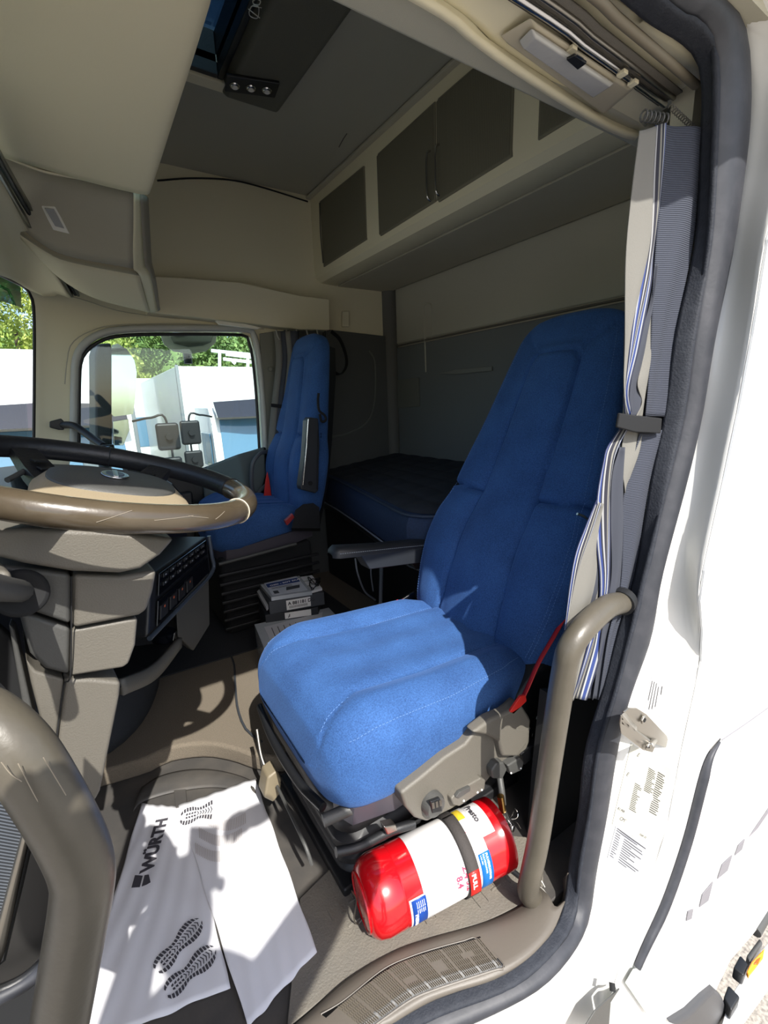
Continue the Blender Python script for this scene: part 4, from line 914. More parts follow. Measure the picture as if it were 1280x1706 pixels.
U2, Yv2, Wv2, S2, CS2 = make_seat(ps, 2.175, .815, .62, .965, 1.40, .815, False, (.85, .555, .46, .0), detail=False, wsc=.84)
box('seat_base', (.42, 1.99, .07), (.86, 2.38, .44), blackm, ps, bev=.02)
for i in range(7): box('base_rib', (.40, 1.94, .12+i*.042), (.87, 1.952, .133+i*.042), black, ps, bev=.003)
tube('seat_rail', [Vector((.40, 1.92, .44)), Vector((.75, 1.92, .46))], .008, greytrim2, ps, n=6, k=8)
Yf = 1.885
fq = [(512, 700), (516, 695), (531, 697), (533, 740), (531, 818), (526, 822), (502, 816), (501, 808), (508, 760)]
prism('armrest', LY(fq, Yf), (0, .05, 0), mat('folded_armrest', (42, 44, 48), .45), ps, bev=.006, seg=3)
tube('armrest_trim', LY([(514, 698), (512, 726), (511, 745), (505, 808)], Yf-.002), .0025, chrome, ps, n=20, k=6)
tube('armrest_seam', LY([(530, 715), (528, 815)], Yf-.002), .0015, blackm, ps, n=8, k=6)
c = FY(517, 805, Yf); cyl('pivot_cap', c+Vector((0, -.004, 0)), c+Vector((0, .01, 0)), .010, blackm, ps)
tube('strap', LY([(531, 655), (530, 668), (532, 684), (541, 692), (543, 700), (536, 702), (533, 690)], 1.90), .006, blackm, ps, n=30, k=8)
loft('recliner_cover', [LY([(486, 880), (492, 850), (505, 840), (522, 838), (532, 845), (534, 880)], 1.87), LY([(486, 885), (492, 852), (505, 842), (522, 840), (532, 847), (534, 885)], 1.93)], black, ps, ang=25)
prism('buckle', LY([(475, 868), (488, 856), (491, 862), (479, 876)], 1.85), (0, .02, 0), mat('dull_red', (140, 40, 40), .4), ps, bev=.002)
prism('belt_stalk', LY([(443, 800), (446, 786), (449, 800), (453, 828), (440, 828)], 2.30), (0, .01, 0), redpl, ps, bev=.002)
adopt(ps)
# =================================================================== BUNK
bunk = empty('bunk_bed', (1.35, 1.5, .6), 'dark quilted bunk mattress on a black base along the rear wall', 'bed')
Fr = [(2.47, 1.13), (2.3, 1.12), (1.9, 1.05), (1.5, .965), (1.28, .93), (1.18, 1.02), (1.08, 1.15), (.9, 1.20), (.70, 1.20)]
def mat_sec(y, xf):
    z1, z0 = .69, .53; r_ = .02
    return [Vector((xf, y, z0)), Vector((xf-.012, y, z0+.03)), Vector((xf-.012, y, z1-.04)), Vector((xf, y, z1-.012)), Vector((xf+r_, y, z1)), Vector((1.70, y, z1+.06)), Vector((1.71, y, z0))]
loft('mattress', [mat_sec(y, x) for y, x in Fr], mat('mattress_side', (22, 40, 68), .8, bump=.3, bscale=150, var=.3, vscale=150, vrgb=(34, 62, 98)), bunk, ang=25)
rows = [[Vector((x0+.02+(1.70-x0-.02)*u, y, .692+.06*u)) for u in frange(0, 1, 8)] for y, x0 in Fr]
quilt = grid('quilt_top', [list(r) for r in rows], mat('quilt', (30, 36, 46), .85, bump=.3, bscale=300), bunk, nu=60, nv=100, thick=.0, wob=lambda u, v: Vector((0, 0, .012*abs(math.sin(u*math.pi*6))**.5*abs(math.sin(v*math.pi*12))**.5)))
tube('piping', [Vector((x-.002, y, .686)) for y, x in Fr], .005, mat('piping', (40, 52, 70), .7), bunk, n=40, k=8)
tube('base_trim', [Vector((x-.005, y, .525)) for y, x in Fr], .004, mat('trim_line', (130, 134, 140), .4), bunk, n=40, k=8)
loft('bunk_base', [[Vector((x+.0, y, .52)), Vector((x+.03, y, .47)), Vector((1.72, y, .47)), Vector((1.72, y, .52))] for y, x in Fr], black, bunk, ang=25)
tube('base_trim', [Vector((x+.03, y, .475)) for y, x in Fr], .004, greytrim2, bunk, n=40, k=8)
box('storage_box', (1.16, .72, .02), (1.70, 2.46, .468), blackm, bunk, bev=.01)
box('storage_door', (1.148, 1.3, .10), (1.16, 1.85, .44), black, bunk, bev=.006)
tube('cable', LY([(592, 930, 1.62), (596, 955, 1.6), (608, 985, 1.58), (626, 1000, 1.56)]), .004, mat('grey_cable', (96, 100, 108), .5), bunk, n=20, k=6)
tube('cable', LY([(624, 925, 1.62), (618, 950, 1.6), (622, 985, 1.58)]), .003, mat('grey_cable', (96, 100, 108), .5), bunk, n=20, k=6)
tube('post', LY([(636, 930, 1.5), (634, 1020, 1.5)]), .008, mat('grey_cable', (96, 100, 108), .5), bunk, n=6, k=8)
adopt(bunk)
# =================================================================== CURTAINS
cu_l = mat('curtain_light', (110, 108, 102), .9, bump=.2, bscale=400)
cu_d = wave_mat('curtain_ribbed', (42, 46, 56), (64, 68, 80), 95, 'Z', .9, .5)
def stripe_mat(name):
    m = bpy.data.materials.new(name); m.use_nodes = True; n = m.node_tree.nodes; l = m.node_tree.links; b = n['Principled BSDF']; b.inputs['Roughness'].default_value = .9
    uv = n.new('ShaderNodeUVMap'); uv.uv_map = 'uv'; sp = n.new('ShaderNodeSeparateXYZ'); l.new(uv.outputs[0], sp.inputs[0]); rp_ = n.new('ShaderNodeValToRGB'); rp_.color_ramp.interpolation = 'CONSTANT'
    cols = [(0, (30, 38, 70)), (.06, (140, 142, 146)), (.12, (44, 60, 116)), (.20, (32, 34, 46)), (.26, (150, 150, 150)), (.33, (40, 40, 50)), (.48, (120, 118, 110)), (.56, (36, 38, 48)), (.66, (150, 152, 152)), (.72, (42, 58, 110)), (.84, (140, 142, 146)), (.91, (34, 38, 58))]
    e = rp_.color_ramp.elements; e[0].position = 0; e[0].color = (*lin(cols[0][1]), 1); e[1].position = cols[1][0]; e[1].color = (*lin(cols[1][1]), 1)
    for p, c_ in cols[2:]: x = e.new(p); x.color = (*lin(c_), 1)
    l.new(sp.outputs[0], rp_.inputs[0]); l.new(rp_.outputs[0], b.inputs['Base Color']); return m
cu_s = stripe_mat('curtain_stripes')
cur = empty('curtain', FY(1080, 210, .52), 'grey curtain with blue and white stripes tied back at the driver door pillar', 'curtain')
def cgrid(name, left, right, m, amp=.006, fr=2, par=None, dy=0):
    yy = lambda y: .462+(y-.474)*.42
    L = [FY(a, b, yy(c)) for a, b, c in left]; R = [FY(a, b, yy(c)) for a, b, c in right]
    L = cr(L, 60); R = cr(R, 60); cols_ = [[a.lerp(b, t) for a, b in zip(L, R)] for t in frange(0, 1, 5)]
    return grid(name, cols_, m, par or cur, nu=60, nv=25, thick=.0015, wob=lambda u, v: Vector((0, dy+amp*math.sin(v*math.pi*2*fr+u*5), 0)))
yt, yb = .53, .50
cgrid('light_panel', [(1066, 218, .53), (1055, 330, .525), (1046, 430, .52), (1040, 560, .51), (1036, 640, .50), (1040, 692, .50)], [(1094, 210, .53), (1086, 290, .525), (1080, 400, .52), (1062, 500, .51), (1050, 580, .50), (1042, 692, .50)], cu_l, .004, .5)
cgrid('striped_band', [(1093, 208, .53), (1086, 290, .525), (1080, 400, .52), (1062, 490, .51), (1050, 560, .50), (1038, 660, .50), (1040, 694, .50)], [(1110, 206, .53), (1108, 260, .525), (1102, 340, .52), (1092, 420, .515), (1086, 480, .51), (1064, 580, .50), (1046, 650, .50), (1052, 694, .50)], cu_s, .003, 1)
cgrid('dark_fold', [(1092, 440, .512), (1086, 500, .508), (1066, 570, .50), (1048, 650, .498), (1050, 694, .498)], [(1096, 440, .51), (1088, 510, .506), (1078, 600, .50), (1070, 650, .50), (1062, 694, .50)], mat('curtain_dark', (54, 57, 66), .9), .002, 1)
cgrid('light_fold', [(1086, 520, .503), (1072, 600, .50), (1062, 640, .498), (1068, 670, .498), (1058, 694, .498)], [(1090, 520, .50), (1086, 600, .495), (1078, 650, .495), (1074, 680, .495), (1072, 694, .495)], cu_l, .002, .5)
cgrid('ribbed_panel', [(1106, 206, .525), (1106, 300, .52), (1097, 400, .515), (1088, 500, .505), (1080, 600, .50), (1072, 694, .495)], [(1172, 215, .475), (1166, 340, .475), (1160, 400, .475), (1128, 560, .475), (1110, 694, .475)], cu_d, .004, 1)
# below the tie
cgrid('striped_band', [(1036, 712, .50), (1014, 745, .50), (1008, 770, .495), (998, 830, .49), (996, 900, .485), (1000, 960, .485), (996, 1010, .485), (975, 1080, .485), (950, 1165, .485)], [(1044, 716, .50), (1030, 745, .50), (1020, 790, .49), (1020, 860, .48), (1020, 920, .48), (1016, 985, .48), (1006, 1030, .48), (1002, 1080, .48), (975, 1165, .485)], cu_s, .004, 1)
cgrid('light_panel', [(1000, 835, .495), (980, 880, .495), (965, 920, .492), (952, 980, .49), (942, 1050, .49), (935, 1100, .49), (925, 1165, .49)], [(1002, 840, .49), (998, 880, .488), (998, 920, .486), (1002, 965, .485), (996, 1015, .485), (976, 1080, .487), (952, 1165, .487)], cu_l, .005, 1)
cgrid('striped_edge', [(996, 830, .498), (976, 880, .498), (960, 925, .496), (950, 980, .495), (940, 1050, .494), (932, 1100, .492), (921, 1165, .492)], [(1000, 842, .494), (986, 890, .494), (972, 930, .492), (962, 965, .49), (949, 1020, .49), (940, 1070, .49), (930, 1140, .49)], cu_s, .002, 1)
cgrid('light_fold', [(1042, 716, .498), (1038, 745, .494), (1036, 780, .49), (1040, 820, .488)], [(1070, 722, .49), (1064, 750, .488), (1052, 790, .486), (1043, 825, .486)], cu_l, .002, .5)
cgrid('dark_fold', [(1034, 745, .497), (1022, 790, .488), (1020, 860, .482), (1020, 960, .48), (1002, 1050, .48), (985, 1165, .483)], [(1040, 745, .49), (1040, 820, .486), (1042, 880, .48), (1038, 960, .478), (1016, 1060, .48), (1000, 1165, .482)], mat('curtain_dark', (54, 57, 66)), .003, 1)
cgrid('ribbed_panel', [(1066, 722, .485), (1050, 790, .482), (1040, 840, .48), (1040, 900, .478), (1034, 980, .477), (1012, 1060, .478), (995, 1165, .48)], [(1108, 715, .475), (1086, 800, .474), (1062, 950, .474), (1032, 1050, .474), (1000, 1165, .476)], cu_d, .003, 1)
cgrid('sun_block_sheet', [(1072, 226, .58), (1052, 430, .56), (1040, 560, .52), (1040, 718, .51)], [(1165, 222, .52), (1156, 400, .52), (1126, 560, .52), (1104, 718, .51)], mat('curtain_dark', (54, 57, 66)), .001, 1)  # sheet added behind the curtain pieces to stop sun leaking through their gaps
cgrid('sun_block_sheet', [(1040, 712, .51), (1004, 820, .505), (966, 920, .503), (944, 1050, .502), (927, 1163, .50)], [(1100, 712, .49), (1080, 800, .49), (1056, 950, .49), (1026, 1050, .49), (996, 1163, .49)], mat('curtain_dark', (54, 57, 66)), .001, 1)  # same added sun stop, below the tie
tq = [(1034, 688), (1060, 692), (1104, 697), (1102, 722), (1060, 720), (1030, 712)]
prism('tie_strap', LY(tq, .452), (0, .006, 0), blackm, cur, bev=.002)
for i in range(6):
    t = i/5; c = FY(1072+i*7, 205+i*1, .49); tube('curtain_ring', [c+Vector((0, .006*math.cos(q), .010+.008*math.sin(q))) for q in frange(0, 6.28, 10)], .0016, greytrim2, cur, n=12, k=5)
adopt(cur)
# dark recess of the pillar below the curtain
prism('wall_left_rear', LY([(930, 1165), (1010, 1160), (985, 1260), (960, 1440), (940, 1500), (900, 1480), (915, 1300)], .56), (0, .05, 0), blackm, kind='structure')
box('wall_left_back', (1.02, .50, 0.0), (1.76, .54, 2.2), cream2, kind='structure')
vs = []; fs = []
for i in range(26):
    t = i/25; c = FY(838+t*112, 1335+t*66, .56) if t < .5 else FY(838+t*112, 1335+t*66, .555); k = len(vs); s_ = .0016
    vs += [c+Vector((-s_, 0, -s_)), c+Vector((s_, 0, -s_)), c+Vector((s_, 0, s_)), c+Vector((-s_, 0, s_)), c+Vector((0, -s_, 0))]
    fs += [(k, k+1, k+4), (k+1, k+2, k+4), (k+2, k+3, k+4), (k+3, k, k+4)]
# passenger side curtain bundle
pc = empty('curtain', FY(470, 550, 2.4), 'gathered grey curtain hanging beside the passenger seat backrest', 'curtain')
for i, (xa, xb, m_) in enumerate([(452, 464, cu_l), (462, 472, mat('curtain_dark', (54, 57, 66))), (470, 480, cu_l), (478, 492, mat('curtain_dark', (54, 57, 66)))]):
    L = LY([(xa+4, 552), (xa+8, 600), (xa+2, 660), (xa-4, 720), (xa-8, 780)], 2.40-.02*i); R = LY([(xb+6, 552), (xb+8, 600), (xb+2, 660), (xb-2, 720), (xb-4, 780)], 2.38-.02*i)
    grid('fold', [L, [a.lerp(b, .5)+Vector((0, -.015, 0)) for a, b in zip(L, R)], R], m_, pc, nu=24, nv=7, thick=.002)
prism('tie_strap', LY([(452, 672), (470, 674), (470, 680), (452, 678)], 2.34), (0, .004, 0), blackm, pc, bev=.001)
for i in range(5): tube('curtain_hook', LY([(460+i*17, 549), (462+i*17, 558), (466+i*17, 566)], 2.37), .004, mat('hook', (150, 148, 138), .5), pc, n=8, k=6)
adopt(pc)
st = LY([(540, 553, 2.34), (541, 580, 2.32), (550, 612, 2.30), (566, 624, 2.30), (577, 610, 2.30), (576, 590, 2.30), (566, 565, 2.32), (552, 552, 2.34)])
tag(sweep('hanging_strap', st, [(-.016, -.002), (.016, -.002), (.016, .002), (-.016, .002)], blackm, n=50), 'black looped webbing strap hanging from the ledge behind the passenger seat', 'strap')
# =================================================================== GRAB HANDLES
hm = mat('handle_rubber', (80, 75, 65), .38, bump=.12, bscale=160, var=.25, vscale=25, vrgb=(98, 92, 82))
hr = empty('grab_handle', FY(885, 1490, .49), 'grey brown curved grab handle between driver seat and door pillar', 'handle')
tube('bar', LY([(1034, 1004, .455), (1010, 1012, .44), (975, 1044, .43), (950, 1080, .43), (940, 1120, .435), (927, 1200, .445), (912, 1300, .46), (897, 1400, .47), (884, 1462, .475), (880, 1488, .485), (893, 1500, .49)]), .0215, hm, hr, n=80, k=20)
c = FY(1036, 1003, .455); tube('end_collar', [c+Vector((-.006, .0, -.001)), c+Vector((.012, .004, .002))], .027, black, hr, n=6, k=20)
c = FY(896, 1500, .49); tube('end_foot', [c, c+Vector((.004, .01, -.012))], .026, hm, hr, n=5, k=20)
adopt(hr)
hl = empty('grab_handle', FY(120, 1600, .36), 'thick scuffed grab handle curving up at the lower left of the door opening', 'handle')
hp = LY([(-70, 1190, .40), (-30, 1200, .385), (30, 1252, .37), (82, 1330, .362), (120, 1400, .36), (138, 1450, .36), (136, 1500, .36), (122, 1580, .365), (105, 1680, .37), (85, 1790, .375)])
tube('bar', hp, .0215, hm, hl, n=90, k=20)
for (pts) in [[(30, 1272), (60, 1330), (85, 1372)], [(92, 1400), (112, 1440), (122, 1470)], [(2, 1270), (18, 1290), (36, 1302)], [(72, 1262), (95, 1300), (110, 1325)], [(70, 1370), (75, 1392)], [(84, 1395), (98, 1420)]]:
    q = LY(pts, .36); q = [p+(CAM-p).normalized()*.0215 for p in q]; tube('scratch', q, .0003, mat('scuff', (190, 180, 165)), hl, n=12, k=4)
adopt(hl)
# lower front corner of the door opening: kick panel with net speaker, metal strip, rubber lip
kp = empty('kick_panel', FY(60, 1500, .44), 'black kick panel with ribbed speaker net at the lower left', 'panel')
net = wave_mat('speaker_net', (26, 30, 36), (84, 90, 98), 170, 'DIAGONAL', .6, .6)
prism('net', LY([(-40, 1330), (20, 1326), (58, 1345), (48, 1380), (10, 1560), (-40, 1640)], .435), (0, .02, 0), net, kp, bev=.003)
prism('metal_strip', LY([(46, 1355), (58, 1362), (8, 1590), (-12, 1640), (-30, 1640)], .428), (0, .012, 0), steel, kp, bev=.003)
loft('cover', [LY([(55, 1375), (92, 1400), (90, 1520), (84, 1590), (50, 1640), (-40, 1680), (-40, 1640), (5, 1600)], .46), LY([(60, 1385), (86, 1400), (84, 1520), (76, 1580), (45, 1620), (-40, 1670), (-40, 1640), (10, 1600)], .425)], mat('kick_black', (36, 35, 34), .4), kp, ang=20)
tube('rubber_lip', LY([(102, 1490), (100, 1540), (88, 1590), (50, 1632), (0, 1660), (-50, 1675)], .41), .006, rubber, kp, n=40, k=8)
tube('rubber_lip', LY([(98, 1500), (95, 1540), (82, 1588), (45, 1626), (0, 1650), (-50, 1664)], .412), .004, black, kp, n=40, k=8)
prism('rear_panel', LY([(-60, 1100), (30, 1190), (50, 1380), (40, 1500), (90, 1760), (-60, 1760)], .50), (0, .02, 0), blackm, kp)
adopt(kp)
pd = empty('foot_pedal', FY(62, 1240, .75), 'ribbed accelerator pedal standing left of the steering column', 'pedal')
prism('pad', LY([(52, 1250), (60, 1200), (68, 1202), (76, 1235), (74, 1260), (64, 1265)], .80), (-.01, .015, 0), wave_mat('pedal_ribs', (30, 32, 36), (110, 112, 116), 110, 'DIAGONAL', .5, .6), pd, bev=.003)
prism('arm', LY([(14, 1040), (24, 1048), (58, 1200), (40, 1190)], .86), (0, .03, 0), greytrim2, pd, bev=.004)
prism('side_cover', LY([(-40, 1010), (16, 1060), (54, 1200), (70, 1290), (40, 1290), (-40, 1180)], .92), (0, .02, 0), blackm, pd, bev=.004)
tube('arm_clip', LY([(24, 1178), (32, 1192), (26, 1206)], .78), .004, mat('lever_grip', (122, 112, 92)), pd, n=8, k=8)
adopt(pd)
# =================================================================== FIRE EXTINGUISHER
ex = empty('fire_extinguisher', FZ(700, 1480, .02), 'red fire extinguisher with white label lying strapped in front of the driver seat', 'fire extinguisher')
ER = .074
ea = FZ(622, 1492, .088); eb = FZ(826, 1388, .100)
ax = (eb-ea).normalized(); EL = (eb-ea).length; up_ = Vector((0, 0, 1)); ev = ax.cross(up_).normalized(); ew = ev.cross(ax).normalized()
if ev.y > 0: ev = -ev            # ev points to the camera side, ew up
ew = ax.cross(ev); ew = ew if ew.z > 0 else -ew
def E_(s, phi, r): return ea+ax*s+(ev*math.cos(phi)+ew*math.sin(phi))*r
def ering(s, r, n=48): return [E_(s, 2*math.pi*i/n, r) for i in range(n)]
loft('cylinder', [ering(-.030, .020), ering(-.028, .045), ering(-.022, .060), ering(-.010, .070), ering(.008, ER), ering(.045, ER), ering(.047, ER-.0015), ering(.05, ER), ering(EL-.03, ER), ering(EL-.028, ER+.0012), ering(EL+.004, ER+.0012), ering(EL+.008, ER-.006), ering(EL+.004, ER-.012), ering(EL-.004, .03)], red, ex, ang=40)
tube('base_ring', [E_(-.026, 2*math.pi*i/32, .052) for i in range(33)], .003, red, ex, n=60, k=6)
PH = 36
def epatch(name, s0, s1, p0, p1, m, h=.0006, par=ex, n=28):
    p0 += PH; p1 += PH
    return grid(name, [[E_(s, math.radians(p0+(p1-p0)*i/(n-1)), ER+h) for i in range(n)] for s in (s0, s1)], m, par, nu=n, nv=2, thick=.0002, smooth=True)
lab = mat('label_white', (238, 236, 234), .5); labb = mat('label_blue', (24, 104, 178), .45); labn = mat('label_navy', (22, 66, 146), .45); laby = mat('label_yellow', (236, 206, 60), .5)
epatch('label', .085, EL-.062, -75, 118, lab)
epatch('label', .052, .090, -62, -8, lab); epatch('label', EL-.066, EL-.030, 22, 95, lab)
epatch('label_band', .056, .088, -60, -10, labn, .0012); epatch('label_band', EL-.088, EL-.060, -66, 4, labb, .0012)
epatch('label_band', EL-.094, EL-.075, 60, 92, laby, .0012)
def etext(s, s0, p0, h, m, rot=0, hh=.0016, bold=False):
    p0 += PH
    def f(co):
        if rot == 0: return E_(s0+co.x, math.radians(p0)+co.y/ER, ER+hh+co.z)
        return E_(s0+co.y, math.radians(p0)-co.x/ER, ER+hh+co.z)
    return text('lettering', s, (0, 0, 0), (1, 0, 0), (0, 1, 0), h, m, ex, bold=bold, bend=f, depth=.0002)
etext('Presto', EL-.060, 84, .019, ink, 1, bold=True)
etext('PULVERSLUKKARE', EL-.071, 2, .0068, lab, 1, bold=True); etext('PULVERSLUKKER', EL-.078, 2, .005, lab, 1); etext('6 KG ABC', EL-.084, 2, .004, lab, 1)
etext('PRESTO', .060, -32, .010, lab, 1, bold=True)
for i in range(5): etext('service 08 - '+'abcde'[i]*6, .066+i*.004, -14, .003, lab, 1)
etext('CE', .112, 8, .018, mat('pale_ink', (150, 146, 150), .7), 1)
rt = mat('red_ink', (196, 60, 90), .7)
for s_, p_, tx in [(.195, 22, 'L'), (.178, 0, '2.4'), (.180, -22, '3.2'), (.160, -10, '8.4'), (.212, 40, '.')]: etext(tx, s_, p_, .019, rt, 1, bold=True)
# strap with PULL tag
sp_ = EL*.60
st_m = mat('webbing', (60, 56, 54), .85, bump=.5, bscale=400)
grid('strap', [[E_(s, math.radians(a), ER+.0035) for a in frange(-110, 150, 40)] for s in (sp_, sp_+.028)], st_m, ex, nu=40, nv=4, thick=.0025)
grid('strap_tail', [[E_(s, math.radians(a), ER+.0065) for a in frange(20, 110, 20)] for s in (sp_+.001, sp_+.027)], st_m, ex, nu=20, nv=3, thick=.0025)
grid('pull_tag', [[E_(s, math.radians(a), ER+.008) for a in frange(-12, 26, 12)] for s in (sp_+.001, sp_+.026)], redpl, ex, nu=12, nv=3, thick=.002)
def ft(co): return E_(sp_+.007+co.y, math.radians(23)-co.x/ER, ER+.0095+co.z)
text('pull_lettering', 'PULL', (0, 0, 0), (1, 0, 0), (0, 1, 0), .013, lab, ex, bold=True, bend=ft, depth=.0002)
# valve, hose and pin behind the right end
vb = E_(EL+.01, 1.2, .01)
v0 = FY(838, 1338, .60); v1 = FY(852, 1378, .58)
cyl('valve_neck', E_(EL, 0, 0), E_(EL+.03, 0, 0), .018, steel, ex, bev=.002)
tube('valve_body', [FY(832, 1290, .64), FY(836, 1318, .62), FY(838, 1340, .61)], .008, greytrim2, ex, n=12, k=12)
tube('brass_fitting', [FY(834, 1326, .608), FY(838, 1352, .60)], .0085, mat('brass', (190, 150, 90), .25, metal=1), ex, n=5, k=10)
tube('valve_lever', [FY(838, 1350, .60), FY(846, 1366, .595), FY(852, 1380, .59)], .0085, chrome, ex, n=8, k=12)
c = FY(851, 1378, .585); cyl('gauge', c, c+Vector((.002, -.008, 0)), .010, chrome, ex, bev=.002)
c = FY(856, 1357, .60); tube('safety_pin', [c+Vector((.013*math.cos(q), .004*math.sin(q*2), .013*math.sin(q))) for q in frange(0, 6.0, 20)], .0012, chrome, ex, n=40, k=6)
tube('safety_pin', LY([(853, 1366, .60), (862, 1370, .598), (868, 1380, .597)]), .0012, chrome, ex, n=10, k=6)
tube('hose', [FZ(822, 1432, .02), FZ(845, 1444, .015), FZ(868, 1462, .012), FZ(880, 1470, .012)], .006, black, ex, n=16, k=10)
tube('hose_wire', [FZ(880, 1462, .03), FZ(900, 1466, .03), FZ(908, 1478, .02)], .0015, steel, ex, n=12, k=5)
tube('wire', LY([(586, 1484, .66), (594, 1500, .66), (590, 1530, .66), (596, 1540, .66), (604, 1532, .66)]), .0014, steel, ex, n=24, k=5)
tube('bracket_tube', LY([(560, 1420, .70), (600, 1410, .69), (650, 1385, .67), (690, 1372, .66)]), .010, black, ex, n=14, k=10)
prism('bracket_clamp', LY([(640, 1378), (660, 1374), (664, 1384), (646, 1392)], .655), (0, .02, 0), steel, ex, bev=.003)
adopt(ex)
# =================================================================== PAPER FLOOR SHEETS
def crump(u, v): return Vector((0, 0, .0025*math.sin(u*9+v*4)*math.sin(v*7)))
def sheet(name, quad, z, n=40):
    a, b, c, d = [FZ(x, y, z) for x, y in quad]   # a,b top ; d,c bottom
    nu = nv = n; vs = []; fs = []
    for i in range(nu):
        for j in range(nv):
            u = i/(nu-1); v = j/(nv-1); p = a.lerp(b, u).lerp(d.lerp(c, u), v)
            e = 4*min(u, 1-u, v, 1-v, .25)
            ch = .0012*math.sin(u*13+3*math.sin(v*6))*math.sin(v*9+u*5)+.0010*math.sin(u*31+v*17)
            vs.append(p+Vector((.0012*math.sin(v*22)*(1 if u in (0, 1) else 0), .0015*math.sin(u*17+1)*(1 if v in (0, 1) else 0), ch+.0025)))
    for i in range(nu-1):
        for j in range(nv-1): fs.append((i*nv+j, i*nv+j+1, (i+1)*nv+j+1, (i+1)*nv+j))
    me = bpy.data.meshes.new(name); me.from_pydata([tuple(v) for v in vs], [], fs)
    o = link(name, me, paper, None, True); s = o.modifiers.new('solid', 'SOLIDIFY'); s.thickness = .0006; return o
s1_ = tag(sheet('paper_floor_mat', [(236, 1340), (312, 1346), (384, 1646), (112, 1762)], .006), 'white paper floor mat with printed boot soles and lettering, left sheet', 'paper mat', 'paper mats on the cab floor')
s2_ = tag(sheet('paper_floor_mat', [(297, 1343), (425, 1298), (528, 1586), (414, 1714)], .0095), 'white paper floor mat lying on top at the right, next to the seat', 'paper mat', 'paper mats on the cab floor')
# print on the left sheet
Z1 = .0118
def fz(x, y, z=Z1): return FZ(x, y, z)
o_ = fz(238, 1450); ux = fz(262, 1372)-fz(238, 1450); uy = fz(214, 1448)-fz(238, 1450)
hgt = (fz(243, 1400)-fz(258, 1403)).length
u_ = ux.normalized(); perp = Vector((0, 0, 1)).cross(u_)
tw = text('printed_lettering', 'WÜRTH', fz(254, 1450), u_, perp, .040, ink, s1_, bold=True, fat=.045, depth=.0001)
def logo_quad(pts):
    return prism('printed_logo', [fz(x, y) for x, y in pts], (0, 0, .0002), ink, s1_)
logo_quad([(219, 1479), (225, 1458), (238, 1459), (233, 1478)]); logo_quad([(236, 1477), (241, 1458), (248, 1457), (251, 1470), (244, 1474)])
def boot(c0, c1, wd, flip, par, z=Z1, cut=1.0):
    """printed boot sole: tread blocks laid out along the sole from heel c0 to toe c1"""
    a = fz(*c0, z); b = fz(*c1, z); L = (b-a).length; d = (b-a).normalized(); n = Vector((-d.y, d.x, 0))*flip
    vs = []; fs = []
    def hw(t): return wd*(interp([(0, .15), (.04, .32), (.14, .42), (.26, .40), (.40, .27), (.5, .30), (.66, .46), (.8, .48), (.92, .36), (1, .12)], t))
    def blk(q):
        k = len(vs)
        for t, s in q: vs.append(a+d*L*t+n*s+Vector((0, 0, .0002)))
        fs.append(tuple(range(k, k+len(q))))
    N = 17
    for i in range(N):
        t0 = (i+.12)/N; t1 = (i+.80)/N
        if t1 > cut: break
        for sg in (-1, 1):
            o0, o1 = hw(t0), hw(t1); sk_ = .012
            blk([(t0, sg*o0), (t1, sg*o1), (min(1, t1+sk_), sg*o1*.52), (min(1, t0+sk_), sg*o0*.52)])
        if 5 < i < 16:
            blk([(t0, hw(t0)*.36), (t0+.03, 0), (t0, -hw(t0)*.36), (t0+.018, -hw(t0)*.36), (t0+.052, 0), (t0+.018, hw(t0)*.36)])
        elif i > 1 and i <= 5:
            blk([(t0, .10*wd), (t1, .14*wd), (t1, .04*wd), (t0, .03*wd)]); blk([(t0, -.10*wd), (t1, -.14*wd), (t1, -.04*wd), (t0, -.03*wd)])
    return mesh('printed_boot_sole', vs, fs, ink, par)
boot((260, 1618), (334, 1532), .050, 1, s1_); boot((276, 1656), (358, 1580), .050, 1, s1_)
boot((300, 1363), (376, 1342), .068, 1, s2_, z=.0152, cut=.72)
# faint tyre-like dirt lines on the right sheet
dirt = mat('dirt_print', (190, 185, 184), .9); vs = []; fs = []
for i in range(26):
    t = i/25; x0, y0 = 338+t*70, 1352+14*math.sin(t*3)
    for sgm in range(3):
        a = fz(x0-(sgm*6), y0+sgm*26, .0152); b = fz(x0+1-(sgm*6), y0+18+sgm*26, .0152); k = len(vs); wv = Vector((.0012, 0, 0)); vs += [a-wv, a+wv, b+wv, b-wv]; fs.append((k, k+1, k+2, k+3))
mesh('dirt_marks', vs, fs, dirt, s2_, kind='stuff')
# rubber mat with raised bar pattern by the sill
mt = prism('rubber_floor_mat', [FZ(x, y, .004) for x, y in [(478, 1718), (577, 1635), (654, 1589), (716, 1566), (810, 1539), (869, 1510), (905, 1478), (905, 1400), (700, 1380), (560, 1440), (500, 1500)]], (0, 0, .006), matm, bev=.002)
tag(mt, 'grey speckled rubber mat with raised bars under the fire extinguisher', 'floor mat')
vs = []; fs = []
def rbar(x0, y0, x1, y1, w_=.0022):
    a = Vector((x0, y0, .0095)); b = Vector((x1, y1, .0095)); d = (b-a).normalized(); n = Vector((-d.y, d.x, 0))*w_; k = len(vs); h = Vector((0, 0, .0028))
    vs.extend([a-n, a+n, b+n, b-n, a-n*.6+h, a+n*.6+h, b+n*.6+h, b-n*.6+h]); fs.extend([(k+4, k+5, k+6, k+7), (k, k+1, k+5, k+4), (k+1, k+2, k+6, k+5), (k+2, k+3, k+7, k+6), (k+3, k, k+4, k+7)])
